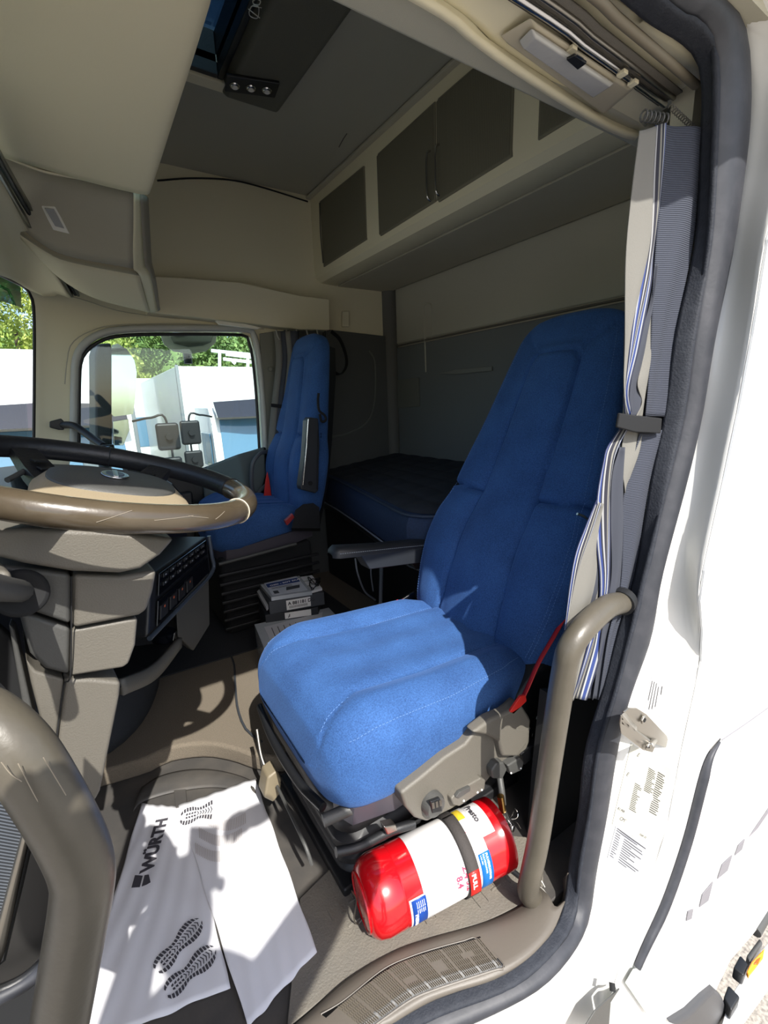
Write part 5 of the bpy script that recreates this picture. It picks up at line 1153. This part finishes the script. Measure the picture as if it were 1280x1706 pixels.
for i in range(9):
    for j in range(5):
        x = .30+i*.046+(j % 2)*.023; y = .555+j*.040
        if y < .66-(x-.3)*.42 or x > .70: continue
        if (i+j) % 2: rbar(x-.014, y, x+.014, y); rbar(x, y, x, y+.018)
        else: rbar(x-.012, y-.012, x-.012, y+.014); rbar(x+.012, y-.012, x+.012, y+.014)
mesh('raised_bar', vs, fs, matm, mt, kind='stuff')
# =================================================================== CASES AND BOOKS ON THE FLOOR
def cz(x, y, z): return FZ(x, y, z)
def slab(name, top, z0, z1, m, bev=.002):
    t = [cz(x, y, z1) for x, y in top]; b = [Vector((p.x, p.y, z0)) for p in t]; return frustum(name, b, t, m, None, bev=bev)
barc = mat('label_paper', (222, 222, 220), .7)
casem = mat('case_grey', (66, 70, 76), .5); casem2 = mat('case_dark', (40, 43, 48), .5); clear = mat('clear_cover', (176, 182, 188), .2, coat=.6)
sl = slab('flat_case', [(424, 1040), (548, 1012), (560, 1024), (470, 1088), (440, 1080)], .065, .190, clear); tag(sl, 'pale flat document case half hidden by the seat cushion', 'case', 'cases on the cab floor')
ps_ = [cz(x, y, .192) for x, y in [(440, 1045), (538, 1020), (535, 1036), (452, 1070)]]; prism('printed_sheet', ps_, (0, 0, .001), mat('sheet_grey', (188, 190, 196), .7), sl)
for i in range(5):
    a = cz(452+i*10, 1046-i*2.2, .194); b = cz(458+i*10, 1060-i*2.2, .194); prism('text_line', [a, a+Vector((.003, 0, 0)), b+Vector((.003, 0, 0)), b], (0, 0, .0003), ink, sl)
c2 = slab('tool_case', [(430, 1000), (536, 988), (530, 1012), (442, 1025)], .065, .225, casem2); tag(c2, 'dark case lying under the grey labelled case on the floor', 'case', 'cases on the cab floor')
c1 = slab('tool_case', [(431, 973), (521, 960), (540, 987), (448, 1003)], .228, .285, casem); tag(c1, 'grey case with barcode label, topmost case of the stack', 'case', 'cases on the cab floor')
f0 = cz(448, 1003, .285); f1 = cz(540, 987, .285); dn = Vector((0, 0, -.057)); fn = ((f1-f0).cross(dn)).normalized(); fn = fn if fn.dot(CAM-f0) > 0 else -fn
def fp(u, v): return f0.lerp(f1, u)+dn*v+fn*.0015
prism('barcode_label', [fp(.30, .12), fp(.74, .12), fp(.74, .88), fp(.30, .88)], fn*.0008, barc, c1)
text('barcode_lettering', 'A 881181 DG', fp(.33, .50)+fn*.001, f1-f0, -dn, .020, ink, c1, bold=True)
for i in range(16):
    u = .35+i*.021; prism('barcode_bar', [fp(u, .58), fp(u+.009, .58), fp(u+.009, .78), fp(u, .78)], fn*.0012, ink, c1)
g0 = cz(442, 1025, .225); g1_ = cz(530, 1012, .225)
def gp(u, v): return g0.lerp(g1_, u)+Vector((0, 0, -.05*v))+fn*.0015
prism('barcode_label', [gp(.36, .04), gp(.86, .04), gp(.86, .6), gp(.36, .6)], fn*.0008, barc, c2)
text('barcode_lettering', 'A 881181', gp(.42, .5)+fn*.001, f1-f0, -dn, .022, ink, c2, bold=True)
d1 = slab('disc_case', [(434, 974), (499, 959), (520, 985), (452, 995)], .288, .305, clear, .001); tag(d1, 'clear disc case with blue titled cover on top of the case stack', 'disc case')
dc = [cz(x, y, .306) for x, y in [(440, 972), (494, 960), (513, 983), (454, 992)]]
prism('cover_sheet', dc, (0, 0, .0006), mat('cover_grey', (196, 202, 212), .4), d1)
def dq(u, v): return dc[0].lerp(dc[1], u).lerp(dc[3].lerp(dc[2], u), v)+Vector((0, 0, .001))
prism('title_band', [dq(.02, .12), dq(.98, .12), dq(.98, .40), dq(.02, .40)], (0, 0, .0004), mat('band_navy', (28, 60, 130), .4), d1)
text('title_lettering', 'OSD - SOT DUT', dq(.10, .34)+Vector((0, 0, .0006)), dc[1]-dc[0], dc[0]-dc[3], .020, lab, d1, bold=True)
prism('cover_picture', [dq(.50, .60), dq(.90, .60), dq(.84, .78), dq(.44, .82)], (0, 0, .0004), casem, d1)
prism('cover_stamp', [dq(.08, .72), dq(.22, .72), dq(.22, .92), dq(.08, .92)], (0, 0, .0004), casem, d1)
for v in (.48, .54): prism('text_line', [dq(.1, v), dq(.7, v), dq(.7, v+.02), dq(.1, v+.02)], (0, 0, .0003), casem, d1)
d2 = slab('disc_case', [(500, 961), (520, 958), (537, 980), (520, 985)], .288, .298, mat('disc_white', (206, 208, 210), .4), .001); tag(d2, 'small white packet beside the disc case on top of the stack', 'packet')
c = cz(512, 972, .300); tube('disc_edge', [c+Vector((.03*math.cos(q), .03*math.sin(q), 0)) for q in frange(0, 6.28, 20)], .0012, chrome, d2, n=30, k=5)
pts = [cz(520+8*math.cos(q*2.3)+q, 966+7*math.sin(q*3.1)+q*1.5, .305) for q in frange(0, 7, 26)]
tag(tube('key_chain', pts, .003, chrome, n=80, k=6), 'thin metal chain heaped at the right end of the case stack', 'chain')
bs = slab('booklet', [(428, 985), (434, 980), (450, 1005), (444, 1012)], .245, .262, mat('booklet_edge', (190, 192, 196), .5), .001); tag(bs, 'thin pale booklet slid in at the left edge of the case stack', 'booklet')
# =================================================================== DOOR STRIKER AND LABELS ON THE PILLAR
dg = bpy.context.evaluated_depsgraph_get(); bpy.context.view_layer.update()
from mathutils.bvhtree import BVHTree
jb = BVHTree.FromObject(jamb, bpy.context.evaluated_depsgraph_get())
def on_jamb(x, y, off=.0015):
    d = ray(x, y).normalized(); h = jb.ray_cast(CAM, d)
    if h[0] is None: return FY(x, y, .40)
    return h[0]-d*off
def sticker(label_, px, m, lines, lab_txt, n=6, nm='sticker'):
    a, b, c, d = px
    rows = [[on_jamb(a[0]+(b[0]-a[0])*u+((d[0]+(c[0]-d[0])*u)-(a[0]+(b[0]-a[0])*u))*v, a[1]+(b[1]-a[1])*u+((d[1]+(c[1]-d[1])*u)-(a[1]+(b[1]-a[1])*u))*v) for u in frange(0, 1, n)] for v in frange(0, 1, n)]
    o = grid(nm, rows, m, None, nu=n, nv=n, thick=.0004, straight=True, smooth=False); tag(o, label_, 'sticker')
    def q(u, v, off=.0024):
        x = (a[0]*(1-u)+b[0]*u)*(1-v)+(d[0]*(1-u)+c[0]*u)*v; y = (a[1]*(1-u)+b[1]*u)*(1-v)+(d[1]*(1-u)+c[1]*u)*v
        return on_jamb(x, y, off)
    for (tx, u, v, h) in lab_txt:
        o0 = q(u, v); X = q(min(1, u+.1), v)-o0; Yd = o0-q(u, min(1, v+.05)); text('sticker_lettering', tx, o0, X, Yd-Yd.dot(X.normalized())*X.normalized(), h, ink, o, depth=.0001)
    vs = []; fs = []
    for (u0, v0, u1, v1) in lines:
        k = len(vs); vs += [q(u0, v0), q(u1, v0), q(u1, v1), q(u0, v1)]; fs.append((k, k+1, k+2, k+3))
    if vs: mesh('small_print', vs, fs, mat('print_grey', (60, 58, 58), .8), o, kind='stuff')
    return o
stk = mat('sticker_white', (200, 200, 200), .5); stkc = mat('sticker_clear', (180, 178, 165), .4); stkg = mat('sticker_grey', (170, 172, 178), .5)
sticker('small white label with rows of numbers above the door striker', [(1086, 1128), (1112, 1137), (1104, 1196), (1074, 1182)], stk, [(.70-.0, .15, .76, .40), (.35, .12, .40, .9), (.2, .1, .25, .95), (.07, .1, .12, .7), (.5, .2, .55, .8)], [])
R_ = random.Random(3)
ln = []
for i in range(14): v = .14+i*.021; ln.append((.50, v, .50+.22*R_.uniform(.6, 1), v+.010))
for i in range(20): v = .12+i*.026; ln.append((.78 if False else .72, v, .72+.20*R_.uniform(.6, 1), v+.012))
for i in range(16): v = .40+i*.021; ln.append((.28, v, .28+.18*R_.uniform(.5, 1), v+.010))
sticker('large pale information label under the door striker', [(1052, 1238), (1119, 1282), (1090, 1412), (1020, 1374)], stkc, ln, [('CMR2', .12, .90, .011), ('R1 MA', .03, .80, .008), ('E', .18, .10, .012), ('E', .05, .38, .012), ('7500 32', .62, .95, .006)])
ln = [(.05, .06, .95, .085), (.05, .12, .7, .14)]
for i in range(11): v = .2+i*.066; ln += [(.05, v, .05+.16*R_.uniform(.5, 1), v+.022), (.30, v, .30+R_.uniform(.2, .6), v+.022)]
sticker('grey text label on the pillar, lowest of the three labels', [(1027, 1374), (1080, 1412), (1066, 1471), (1012, 1430)], stkg, ln, [])
# striker bracket
sk_ = empty('door_striker', FY(1075, 1215, .39), 'steel door striker bracket bolted to the white pillar', 'bracket')
cs = mat('satin_steel', (176, 172, 164), .3, metal=1)
Ys = .385
prism('plate', LY([(1040, 1186), (1048, 1180), (1062, 1180), (1078, 1190), (1112, 1226), (1116, 1240), (1110, 1246), (1094, 1240), (1058, 1214), (1042, 1200)], Ys), (.0, .004, 0), cs, sk_, bev=.0012)
prism('side_flange', LY([(1036, 1192), (1042, 1202), (1080, 1232), (1092, 1244), (1088, 1254), (1072, 1250), (1036, 1222), (1034, 1206)], Ys-.018), (.0, .003, 0), cs, sk_, bev=.0012)
frustum('bend', LY([(1036, 1190), (1058, 1214), (1060, 1222), (1036, 1206)], Ys-.018), LY([(1042, 1184), (1062, 1210), (1062, 1216), (1044, 1200)], Ys+.002), cs, sk_, bev=.001)
cyl('striker_pin', FY(1084, 1242, Ys-.022), FY(1092, 1231, Ys+.01), .0055, cs, sk_, bev=.001)
c = FY(1080, 1244, Ys-.022); cyl('pin_head', c, c+Vector((-.001, -.003, 0)), .008, cs, sk_, bev=.001)
for (x, y, r_) in [(1071, 1198, .009), (1078, 1243, .004)]:
    c = FY(x, y, Ys-.002 if r_ > .005 else Ys-.026); cyl('bolt_head', c, c+Vector((0, -.004, 0)), r_, cs, sk_, k=6 if r_ > .005 else 16, bev=.001)
    cyl('bolt_socket', c+Vector((0, -.0042, 0)), c+Vector((0, -.0048, 0)), r_*.5, blackm, sk_, k=6)
adopt(sk_)
# rear of the truck seen below the cab side: mudguard, side rail with marker
mg = empty('mudguard', FY(1170, 1720, .42), 'grey plastic mudguard below the cab side panel', 'mudguard')
gmd = LY([(1120, 1712), (1150, 1692), (1175, 1667), (1193, 1652), (1206, 1664), (1214, 1682), (1222, 1712)], .34)
frustum('shell', gmd, [p+Vector((.06, .18, -.02)) for p in gmd], mat('mudguard_grey', (66, 66, 68), .5), mg, bev=.012, seg=3)
adopt(mg)
sr = empty('side_guard', FZ(1250, 1650, -.95), 'white side guard rail of the chassis with black clamps and amber marker', 'side guard')
def zz(L, z=-.98): return [FZ(x, y, z) for x, y in L]
prism('rail', zz([(1300, 1550), (1300, 1612), (1224, 1716), (1200, 1716), (1216, 1662), (1262, 1590)]), (0, 0, -.05), white, sr, bev=.004)
prism('clamp', zz([(1206, 1662), (1214, 1640), (1234, 1660), (1219, 1684)], -.93), (0, 0, -.05), black, sr, bev=.006)
prism('clamp', zz([(1222, 1612), (1234, 1590), (1248, 1606), (1240, 1626)], -.93), (0, 0, -.05), black, sr, bev=.006)
prism('clamp', zz([(1244, 1592), (1266, 1562), (1272, 1570), (1250, 1604)], -.93), (0, 0, -.05), greytrim2, sr, bev=.006)
prism('amber_marker', zz([(1244, 1618), (1252, 1602), (1275, 1578), (1272, 1596), (1258, 1614), (1248, 1626)], -.925), (0, 0, -.02), mat('amber', (244, 150, 20), .2, coat=.8), sr, bev=.004)
prism('amber_core', zz([(1256, 1606), (1262, 1598), (1268, 1594), (1264, 1606)], -.922), (0, 0, -.01), mat('amber_dark', (214, 90, 20), .2), sr, bev=.002)
tube('air_pipe', zz([(1258, 1552), (1272, 1528), (1290, 1500)], -.9), .02, greytrim2, sr, n=8, k=12)
adopt(sr)

dm = prism('tunnel_shade_sheet', [(-.1, 1.83, .062), (1.0, 1.80, .062), (1.0, 2.50, .062), (-.1, 2.50, .062)], (0, 0, .006), mat('painted_shade', (34, 36, 40), .8, bump=.4, bscale=200), bev=.002)  # added dark sheet: shade over the far tunnel carpet put into colour
tag(dm, 'dark sheet standing in for shade on the raised floor below the passenger seat', 'floor mat')
# =================================================================== OUTSIDE BEYOND THE FAR DOOR
gz = -1.4
trk_w = mat('truck_white', (236, 236, 234), .35, coat=.3); visor_m = mat('visor', (44, 44, 52), .15, coat=.7); wsg = mat('truck_glass', (86, 124, 150), .08, coat=1.0); tyre = mat('tyre', (26, 26, 28), .8); drk = mat('truck_grey', (120, 126, 130), .5)
def truck(loc, label, mirror_side=(-1, 1), boxh=2.33, boxl=6.0, cabw=2.05, box_up=True, roofvis=True):
    x, y = loc; t = empty('box_truck', (x, y, gz), label, 'truck', 'white box trucks parked outside')
    w_ = cabw/2
    def sct(yy, zb, zt, ww): return [Vector((x-ww, yy, zb)), Vector((x+ww, yy, zb)), Vector((x+ww, yy, zt)), Vector((x-ww, yy, zt))]
    # cab with raked windscreen
    loft('cab', [sct(y, gz+.45, gz+1.25, w_*.96), sct(y+.02, gz+.45, gz+1.3, w_), sct(y+.30, gz+.45, gz+2.36, w_*.97), sct(y+.5, gz+.45, gz+2.48, w_*.95), sct(y+1.6, gz+.45, gz+2.50, w_*.95)], trk_w, t, ang=20)
    q = [Vector((x-w_*.88, y+.03, gz+1.36)), Vector((x+w_*.88, y+.03, gz+1.36)), Vector((x+w_*.84, y+.27, gz+2.28)), Vector((x-w_*.84, y+.27, gz+2.28))]
    nn = Vector((0, -1, .3)).normalized()
    prism('windscreen', [p+nn*.012 for p in q], nn*-.03, wsg, t, bev=.01)
    prism('bumper', [Vector((x-w_, y-.10, gz+.3)), Vector((x+w_, y-.10, gz+.3)), Vector((x+w_, y+.1, gz+.3)), Vector((x-w_, y+.1, gz+.3))], (0, 0, .35), drk, t, bev=.03)
    box('grille', (x-.6, y-.03, gz+.75), (x+.6, y+.01, gz+1.1), black, t, bev=.02)
    for s in (-1, 1): box('headlight', (x+s*.85-.14, y-.05, gz+.70), (x+s*.85+.14, y+.02, gz+.9), mat('headlight', (210, 215, 220), .1, coat=1), t, bev=.03)
    if roofvis:
        loft('sun_visor', [[Vector((x+u*w_*.92, y+.10-.22*math.cos(u*1.1)+dy, gz+2.32+dz)) for u, dy, dz in [(-1, 0, 0), (-.5, 0, .0), (0, 0, 0), (.5, 0, .0), (1, 0, 0), (1, .2, .26), (0, .16, .30), (-1, .2, .26)]], [Vector((x+u*w_*.88, y+.36+dy, gz+2.32+dz)) for u, dy, dz in [(-1, 0, 0), (-.5, 0, .0), (0, 0, 0), (.5, 0, .0), (1, 0, 0), (1, .1, .28), (0, .1, .32), (-1, .1, .28)]]], visor_m, t, ang=30)
    for s in (-1, 1):
        box('side_window', (x+s*w_*.975-.01, y+.45, gz+1.45), (x+s*w_*.975+.01, y+1.15, gz+2.05), wsg, t, bev=.01)
        for yy in (y+.55, y+4.8): cyl('wheel', (x+s*(w_-.22), yy, gz+.46), (x+s*(w_+.02), yy, gz+.46), .46, tyre, t, k=28, bev=.03)
    box('cargo_box', (x-1.18, y+1.75, gz+.95), (x+1.18, y+1.75+boxl, gz+.95+boxh), trk_w, t, bev=.02)
    box('box_edge', (x-1.20, y+1.72, gz+.92), (x-1.14, y+1.78, gz+.97+boxh), drk, t, bev=.01)
    box('box_edge', (x+1.14, y+1.72, gz+.92), (x+1.20, y+1.78, gz+.97+boxh), drk, t, bev=.01)
    box('chassis', (x-.45, y+1.2, gz+.6), (x+.45, y+1.7+boxl, gz+.95), black, t)
    for s in mirror_side:
        mx = x+s*(w_+.38); my = y-.05
        tube('mirror_arm', [(x+s*w_*.98, y+.15, gz+2.34), (x+s*(w_+.2), y-.02, gz+2.38), (mx, my, gz+2.34), (mx, my, gz+1.50), (x+s*(w_+.2), y, gz+1.40), (x+s*w_*.98, y+.15, gz+1.42)], .016, black, t, n=40, k=8)
        for (z0, z1, ww) in [(1.92, 2.30, .15), (1.54, 1.82, .14)]:
            m_ = box('mirror', (mx-ww, my-.04, gz+z0), (mx+ww, my+.06, gz+z1), black, t, bev=.04, seg=3)
            c = Vector((mx, my-.04, gz+(z0+z1)/2)); cyl('mirror_joint', c+Vector((0, .01, 0)), c+Vector((0, -.05, 0)), .045, black, t, k=14)
    # small front mirror bracket hanging at the top of the windscreen
    tube('front_mirror_arm', [(x+.55, y+.1, gz+2.2), (x+.62, y-.2, gz+2.05), (x+.52, y-.25, gz+1.9)], .018, trk_w, t, n=14, k=8)
    box('front_mirror', (x+.34, y-.33, gz+1.74), (x+.62, y-.22, gz+1.92), drk, t, bev=.04)
    adopt(t); return t
def at_ground(px, Y): r = ray(px, 700); return CAM.x+r.x*Y/r.y
truck((at_ground(455, 8.0), 8.0), 'white box truck outside with dark sun visor at the right of the far window')
truck((at_ground(70, 7.2), 7.2), 'white box truck outside with two black mirrors behind the far windscreen pillar', boxh=2.48)
truck((-3.3, 7.4), 'white box truck seen at the left edge through the windscreen', boxh=2.48)
truck((2.15, 16.4), 'white box truck furthest back, seen in the gap between two nearer trucks', boxh=2.6, boxl=2.0, roofvis=False)
# roof rack on the box at right
rk = empty('roof_rack', (at_ground(400, 11), 11, 1.5), 'white rack frame standing on the box roof outside under the trees', 'rack')
for a, b in [((372, 598), (426, 604)), ((376, 590), (425, 596)), ((366, 588), (366, 612)), ((413, 596), (413, 614)), ((424, 596), (424, 616)), ((352, 584), (430, 592)), ((384, 598), (392, 606))]:
    tube('rack_bar', LY([a, b], 10.8), .035, trk_w, rk, n=4, k=8)
adopt(rk)
# foliage: bank of trees behind the lot
def leaf_cloud(name, n, rng, rx, ry, rz, m):
    vs = []; fs = []
    for i in range(n):
        th = rng.uniform(0, 6.283); u = rng.uniform(-1, 1); r = (rng.uniform(.55, 1))**.4; bump_ = 1+.18*math.sin(th*5+u*7)+.12*math.sin(th*11-u*13)
        s = math.sqrt(1-u*u); c = Vector((rx*r*s*math.cos(th)*bump_, ry*r*s*math.sin(th)*bump_, rz*r*u*bump_))
        a = Vector((rng.gauss(0, 1), rng.gauss(0, 1), rng.gauss(0, 1))).normalized(); b = a.orthogonal().normalized(); L = rng.uniform(.07, .13); k = len(vs)
        vs += [c-a*L, c+b*L*.5, c+a*L, c-b*L*.5]; fs.append((k, k+1, k+2, k+3))
    me = bpy.data.meshes.new(name); me.from_pydata([tuple(v) for v in vs], [], fs); me.materials.append(m); return me
rg = random.Random(11)
lms = []
for nm, c1, c2 in [('leaf_bright', (158, 176, 84), (196, 206, 122)), ('leaf_mid', (120, 146, 72), (166, 184, 104)), ('leaf_dark', (92, 120, 60), (136, 158, 86))]:
    m = mat(nm, c1, .7, var=1.0, vscale=.9, vrgb=c2); b = m.node_tree.nodes['Principled BSDF']; b.inputs['Transmission Weight'].default_value = 0
    lms.append(leaf_cloud(nm, 9000, rg, 1.95, 1.8, 2.6, m))
bark = mat('bark', (84, 72, 58), .9)
tl_ = ['bushy bright green tree', 'mid green dense tree', 'dark green leafy tree']
place = ['at the far left seen through the windscreen', 'left of the windscreen pillar outside', 'behind the windscreen pillar outside', 'over the left end of the box trucks', 'above the passenger mirror outside', 'above the middle box truck outside', 'behind the kerb mirror outside', 'over the right box truck outside', 'right edge of the far window', 'hidden right of the far window', 'furthest right beyond the cab']
hill = grid('hill', [[Vector((x, 22, gz)) for x in range(-34, 34, 6)], [Vector((x, 27, gz+2.2)) for x in range(-34, 34, 6)], [Vector((x, 40, gz+8)) for x in range(-34, 34, 6)]], mat('grass_bank', (96, 122, 56), .95, bump=.5, bscale=3, var=.6, vscale=1.0, vrgb=(70, 92, 40)), nu=30, nv=14, kind='structure')
k = 0
for row, (Y, n, zc) in enumerate([(22.5, 8, .6), (29, 8, 4.2)]):
    for i in range(n):
        x = -14+i*4.9+(2.4 if row else 0)+rg.uniform(-.2, .2)
        t = empty('tree', (x, Y, gz), '', 'tree', 'trees behind the parking lot')
        t['label'] = tl_[k % 3]+' '+('' if row else 'low ')+place[i]+(' on the bank above' if row else '')
        c = bpy.data.objects.new('crown', lms[(k*7+i) % 3]); COL.objects.link(c); c.parent = t; c.location = (0, 0, zc+2.6); c.rotation_euler = (0, 0, rg.uniform(0, 6)); c.scale = (rg.uniform(1.02, 1.12),)*3; c['kind'] = 'stuff'
        tk = cyl('trunk', (0, 0, 0), (0, 0, zc+2.2), .16, bark, t, k=10, r1=.1); k += 1
# passenger side mirrors
pmr = empty('passenger_mirror', FY(190, 640, 2.75), 'tall black side mirror outside the far window reflecting the lot', 'mirror')
hb = LY([(159, 590), (164, 573), (186, 571), (188, 600), (188, 760), (172, 762), (160, 758)], 2.85)
frustum('housing', hb, [p+Vector((-.03, .10, 0)) for p in hb], mat('mirror_housing', (38, 42, 48), .5), pmr, bev=.012, seg=3)
gq = LY([(186, 575), (196, 572), (212, 582), (224, 600), (228, 620), (226, 660), (222, 690), (190, 694), (186, 690)], 2.80)
prism('housing_edge', [p+Vector((0, .012, 0)) for p in gq], (.0, .10, 0), mat('mirror_housing', (38, 42, 48)), pmr, bev=.01)
prism('mirror_glass', [p+Vector((.0, 0.004, 0)) for p in gq], (0, .006, 0), mirror_m, pmr)
gq = LY([(188, 702), (214, 698), (216, 716), (206, 742), (190, 742)], 2.82)
prism('lower_glass', gq, (0, .008, 0), mirror_m, pmr, bev=.002)
prism('lower_housing', [p+Vector((.0, .012, 0)) for p in gq], (0, .08, 0), mat('mirror_housing', (38, 42, 48)), pmr, bev=.008)
tube('arm', LY([(174, 735, 2.87), (176, 800, 2.80), (182, 840, 2.54)]), .03, black, pmr, n=10, k=10)
adopt(pmr)
km = empty('kerb_mirror', FY(315, 570, 2.75), 'wide rounded kerb mirror hanging outside above the far window', 'mirror')
hb = LY([(266, 556), (364, 556), (360, 572), (345, 585), (318, 590), (290, 586), (272, 574)], 2.72)
frustum('housing', hb, [p.lerp(sum(hb, Vector())/7, .25)+Vector((0, .09, 0)) for p in hb], mat('mirror_beige', (176, 176, 160), .5), km, bev=.01, seg=3)
hb2 = LY([(282, 556), (356, 556), (352, 570), (338, 576), (314, 578), (290, 572)], 2.712)
prism('mirror_glass', hb2, (0, .006, 0), mat('mirror_dark', (128, 132, 124), .15, metal=.8), km, bev=.002)
tube('arm', LY([(314, 606, 2.80), (312, 588, 2.80), (312, 560, 2.78), (312, 540, 2.56)]), .022, mat('mirror_housing', (38, 42, 48)), km, n=8, k=10)
adopt(km)
# =================================================================== PHOTOGRAPHER (stands outside on the cab step, casts the shadow on the paper mats)
st_ = box('trim_95', (-.45, -.62, -.30), (.45, .36, -.26), greytrim2, kind='structure', bev=.01)
ph = empty('person', (-.10, -.29, -.26), 'person in dark jacket standing at the open door holding up a phone', 'person')
def skin(name, verts, edges, radii, m, parent, sub=2, root=0):
    me = bpy.data.meshes.new(name); me.from_pydata(verts, edges, []); o = link(name, me, m, parent)
    md = o.modifiers.new('skin', 'SKIN'); md.use_smooth_shade = True
    bpy.context.view_layer.update()
    for i, r in enumerate(radii): me.skin_vertices[0].data[i].radius = (r if isinstance(r, tuple) else (r, r)); me.skin_vertices[0].data[i].use_root = (i == root)
    s = o.modifiers.new('sub', 'SUBSURF'); s.levels = sub; s.render_levels = sub; return o
cloth_m = mat('jacket', (44, 48, 58), .9); skin_m = mat('skin', (206, 160, 136), .55); trou = mat('trousers', (52, 56, 70), .9); hair_m = mat('hair', (60, 46, 36), .8)
cx, cy = -.10, -.29
V = [(cx, cy, .62), (cx, cy-.01, .80), (cx, cy, .96), (cx, cy, 1.08), (cx-.01, cy+.03, 1.20),
     (cx+.13, cy+.01, 1.07), (.27, -.17, 1.09), (.17, -.05, 1.235), (cx-.12, cy+.01, 1.07), (-.21, -.14, 1.0), (-.14, -.04, 1.12)]
skin('body', V, [(0, 1), (1, 2), (2, 3), (3, 4), (3, 5), (5, 6), (6, 7), (3, 8), (8, 9), (9, 10)], [(.14, .11), (.135, .105), (.14, .11), (.12, .10), (.055, .055), .06, .048, .032, .06, .048, .032], cloth_m, ph)
L = [(cx, cy, .60), (cx+.09, cy, .52), (cx+.10, cy+.03, .13), (cx+.11, cy-.01, -.21), (cx+.12, cy+.13, -.235), (cx-.09, cy, .52), (cx-.10, cy+.03, .13), (cx-.11, cy-.01, -.21), (cx-.12, cy+.13, -.235)]
skin('trousers', L, [(0, 1), (1, 2), (2, 3), (3, 4), (0, 5), (5, 6), (6, 7), (7, 8)], [(.15, .11), .088, .062, .045, .028, .088, .062, .045, .028], trou, ph)
hz_ = .055
H = [(cx, cy+.03, 1.14+hz_), (cx, cy+.045, 1.22+hz_), (cx, cy+.055, 1.29+hz_), (cx, cy+.045, 1.36+hz_)]
skin('head', H, [(0, 1), (1, 2), (2, 3)], [.05, (.068, .075), (.078, .095), (.066, .08)], skin_m, ph)
skin('hair', [(cx, cy+.03, 1.30+hz_), (cx, cy+.035, 1.385+hz_)], [(0, 1)], [(.082, .092), (.062, .072)], hair_m, ph)
for s in (-1, 1):
    cyl('eye', (cx+s*.032, cy+.135, 1.285+hz_), (cx+s*.032, cy+.150, 1.285+hz_), .010, mat('eye_white', (235, 235, 232), .3), ph, k=12)
    skin('ear', [(cx+s*.082, cy+.04, 1.26+hz_), (cx+s*.088, cy+.035, 1.30+hz_)], [(0, 1)], [.012, .014], skin_m, ph, 1)
skin('nose', [(cx, cy+.145, 1.285+hz_), (cx, cy+.168, 1.25+hz_)], [(0, 1)], [.009, .014], skin_m, ph, 1)
skin('mouth', [(cx-.02, cy+.140, 1.215+hz_), (cx+.02, cy+.140, 1.215+hz_)], [(0, 1)], [.006, .006], mat('lips', (170, 100, 92), .5), ph, 1)
def hand(wr, dirs, thumb):
    wr = Vector(wr); skin('palm', [tuple(wr), tuple(wr+Vector(dirs[0])*.05), tuple(wr+Vector(dirs[0])*.085)], [(0, 1), (1, 2)], [.026, (.040, .018), (.036, .014)], skin_m, ph)
    side = Vector(dirs[1]); f = Vector(dirs[0])
    for i, ln in enumerate((.066, .074, .070, .055)):
        b0 = wr+f*.07+side*(.028-i*.019); d1 = (f+Vector(dirs[2])*.15).normalized(); d2 = (f*.7+Vector(dirs[2])).normalized(); d3 = (Vector(dirs[2])-f*.1).normalized()
        p1 = b0+d1*ln*.5; p2 = p1+d2*ln*.35; p3 = p2+d3*ln*.25
        skin('finger', [tuple(b0), tuple(p1), tuple(p2), tuple(p3)], [(0, 1), (1, 2), (2, 3)], [.010, .009, .008, .007], skin_m, ph, 1)
    b0 = wr+f*.02+side*.03; skin('thumb', [tuple(b0), tuple(b0+Vector(thumb)*.04), tuple(b0+Vector(thumb)*.065+f*.01)], [(0, 1), (1, 2)], [.014, .011, .009], skin_m, ph, 1)
hand((.165, -.045, 1.245), ((-.98, .10, .02), (0, .1, 1), (-.3, .0, -.8)), (-.7, .1, -.5))
hand((-.138, -.035, 1.13), ((.18, .12, .95), (.75, .1, -.2), (.5, -.05, .5)), (.8, .1, .4))
adopt(ph)
fw_ = fwd; pc_ = CAM-fw_*.014
phone = empty('phone', CAM, 'dark smartphone held up in front of the open cab door', 'phone')
def pq(r, d, h): return pc_+right*r+down*d+fw_*h
prism('body', [pq(-.058, .014, 0), pq(-.058, -.146, 0), pq(.018, -.146, 0), pq(.018, .014, 0)], fw_*-.008, black, phone, bev=.003)
prism('screen', [pq(-.055, .010, -.0081), pq(-.055, -.142, -.0081), pq(.015, -.142, -.0081), pq(.015, .010, -.0081)], fw_*-.0006, screen_m, phone)
adopt(phone)
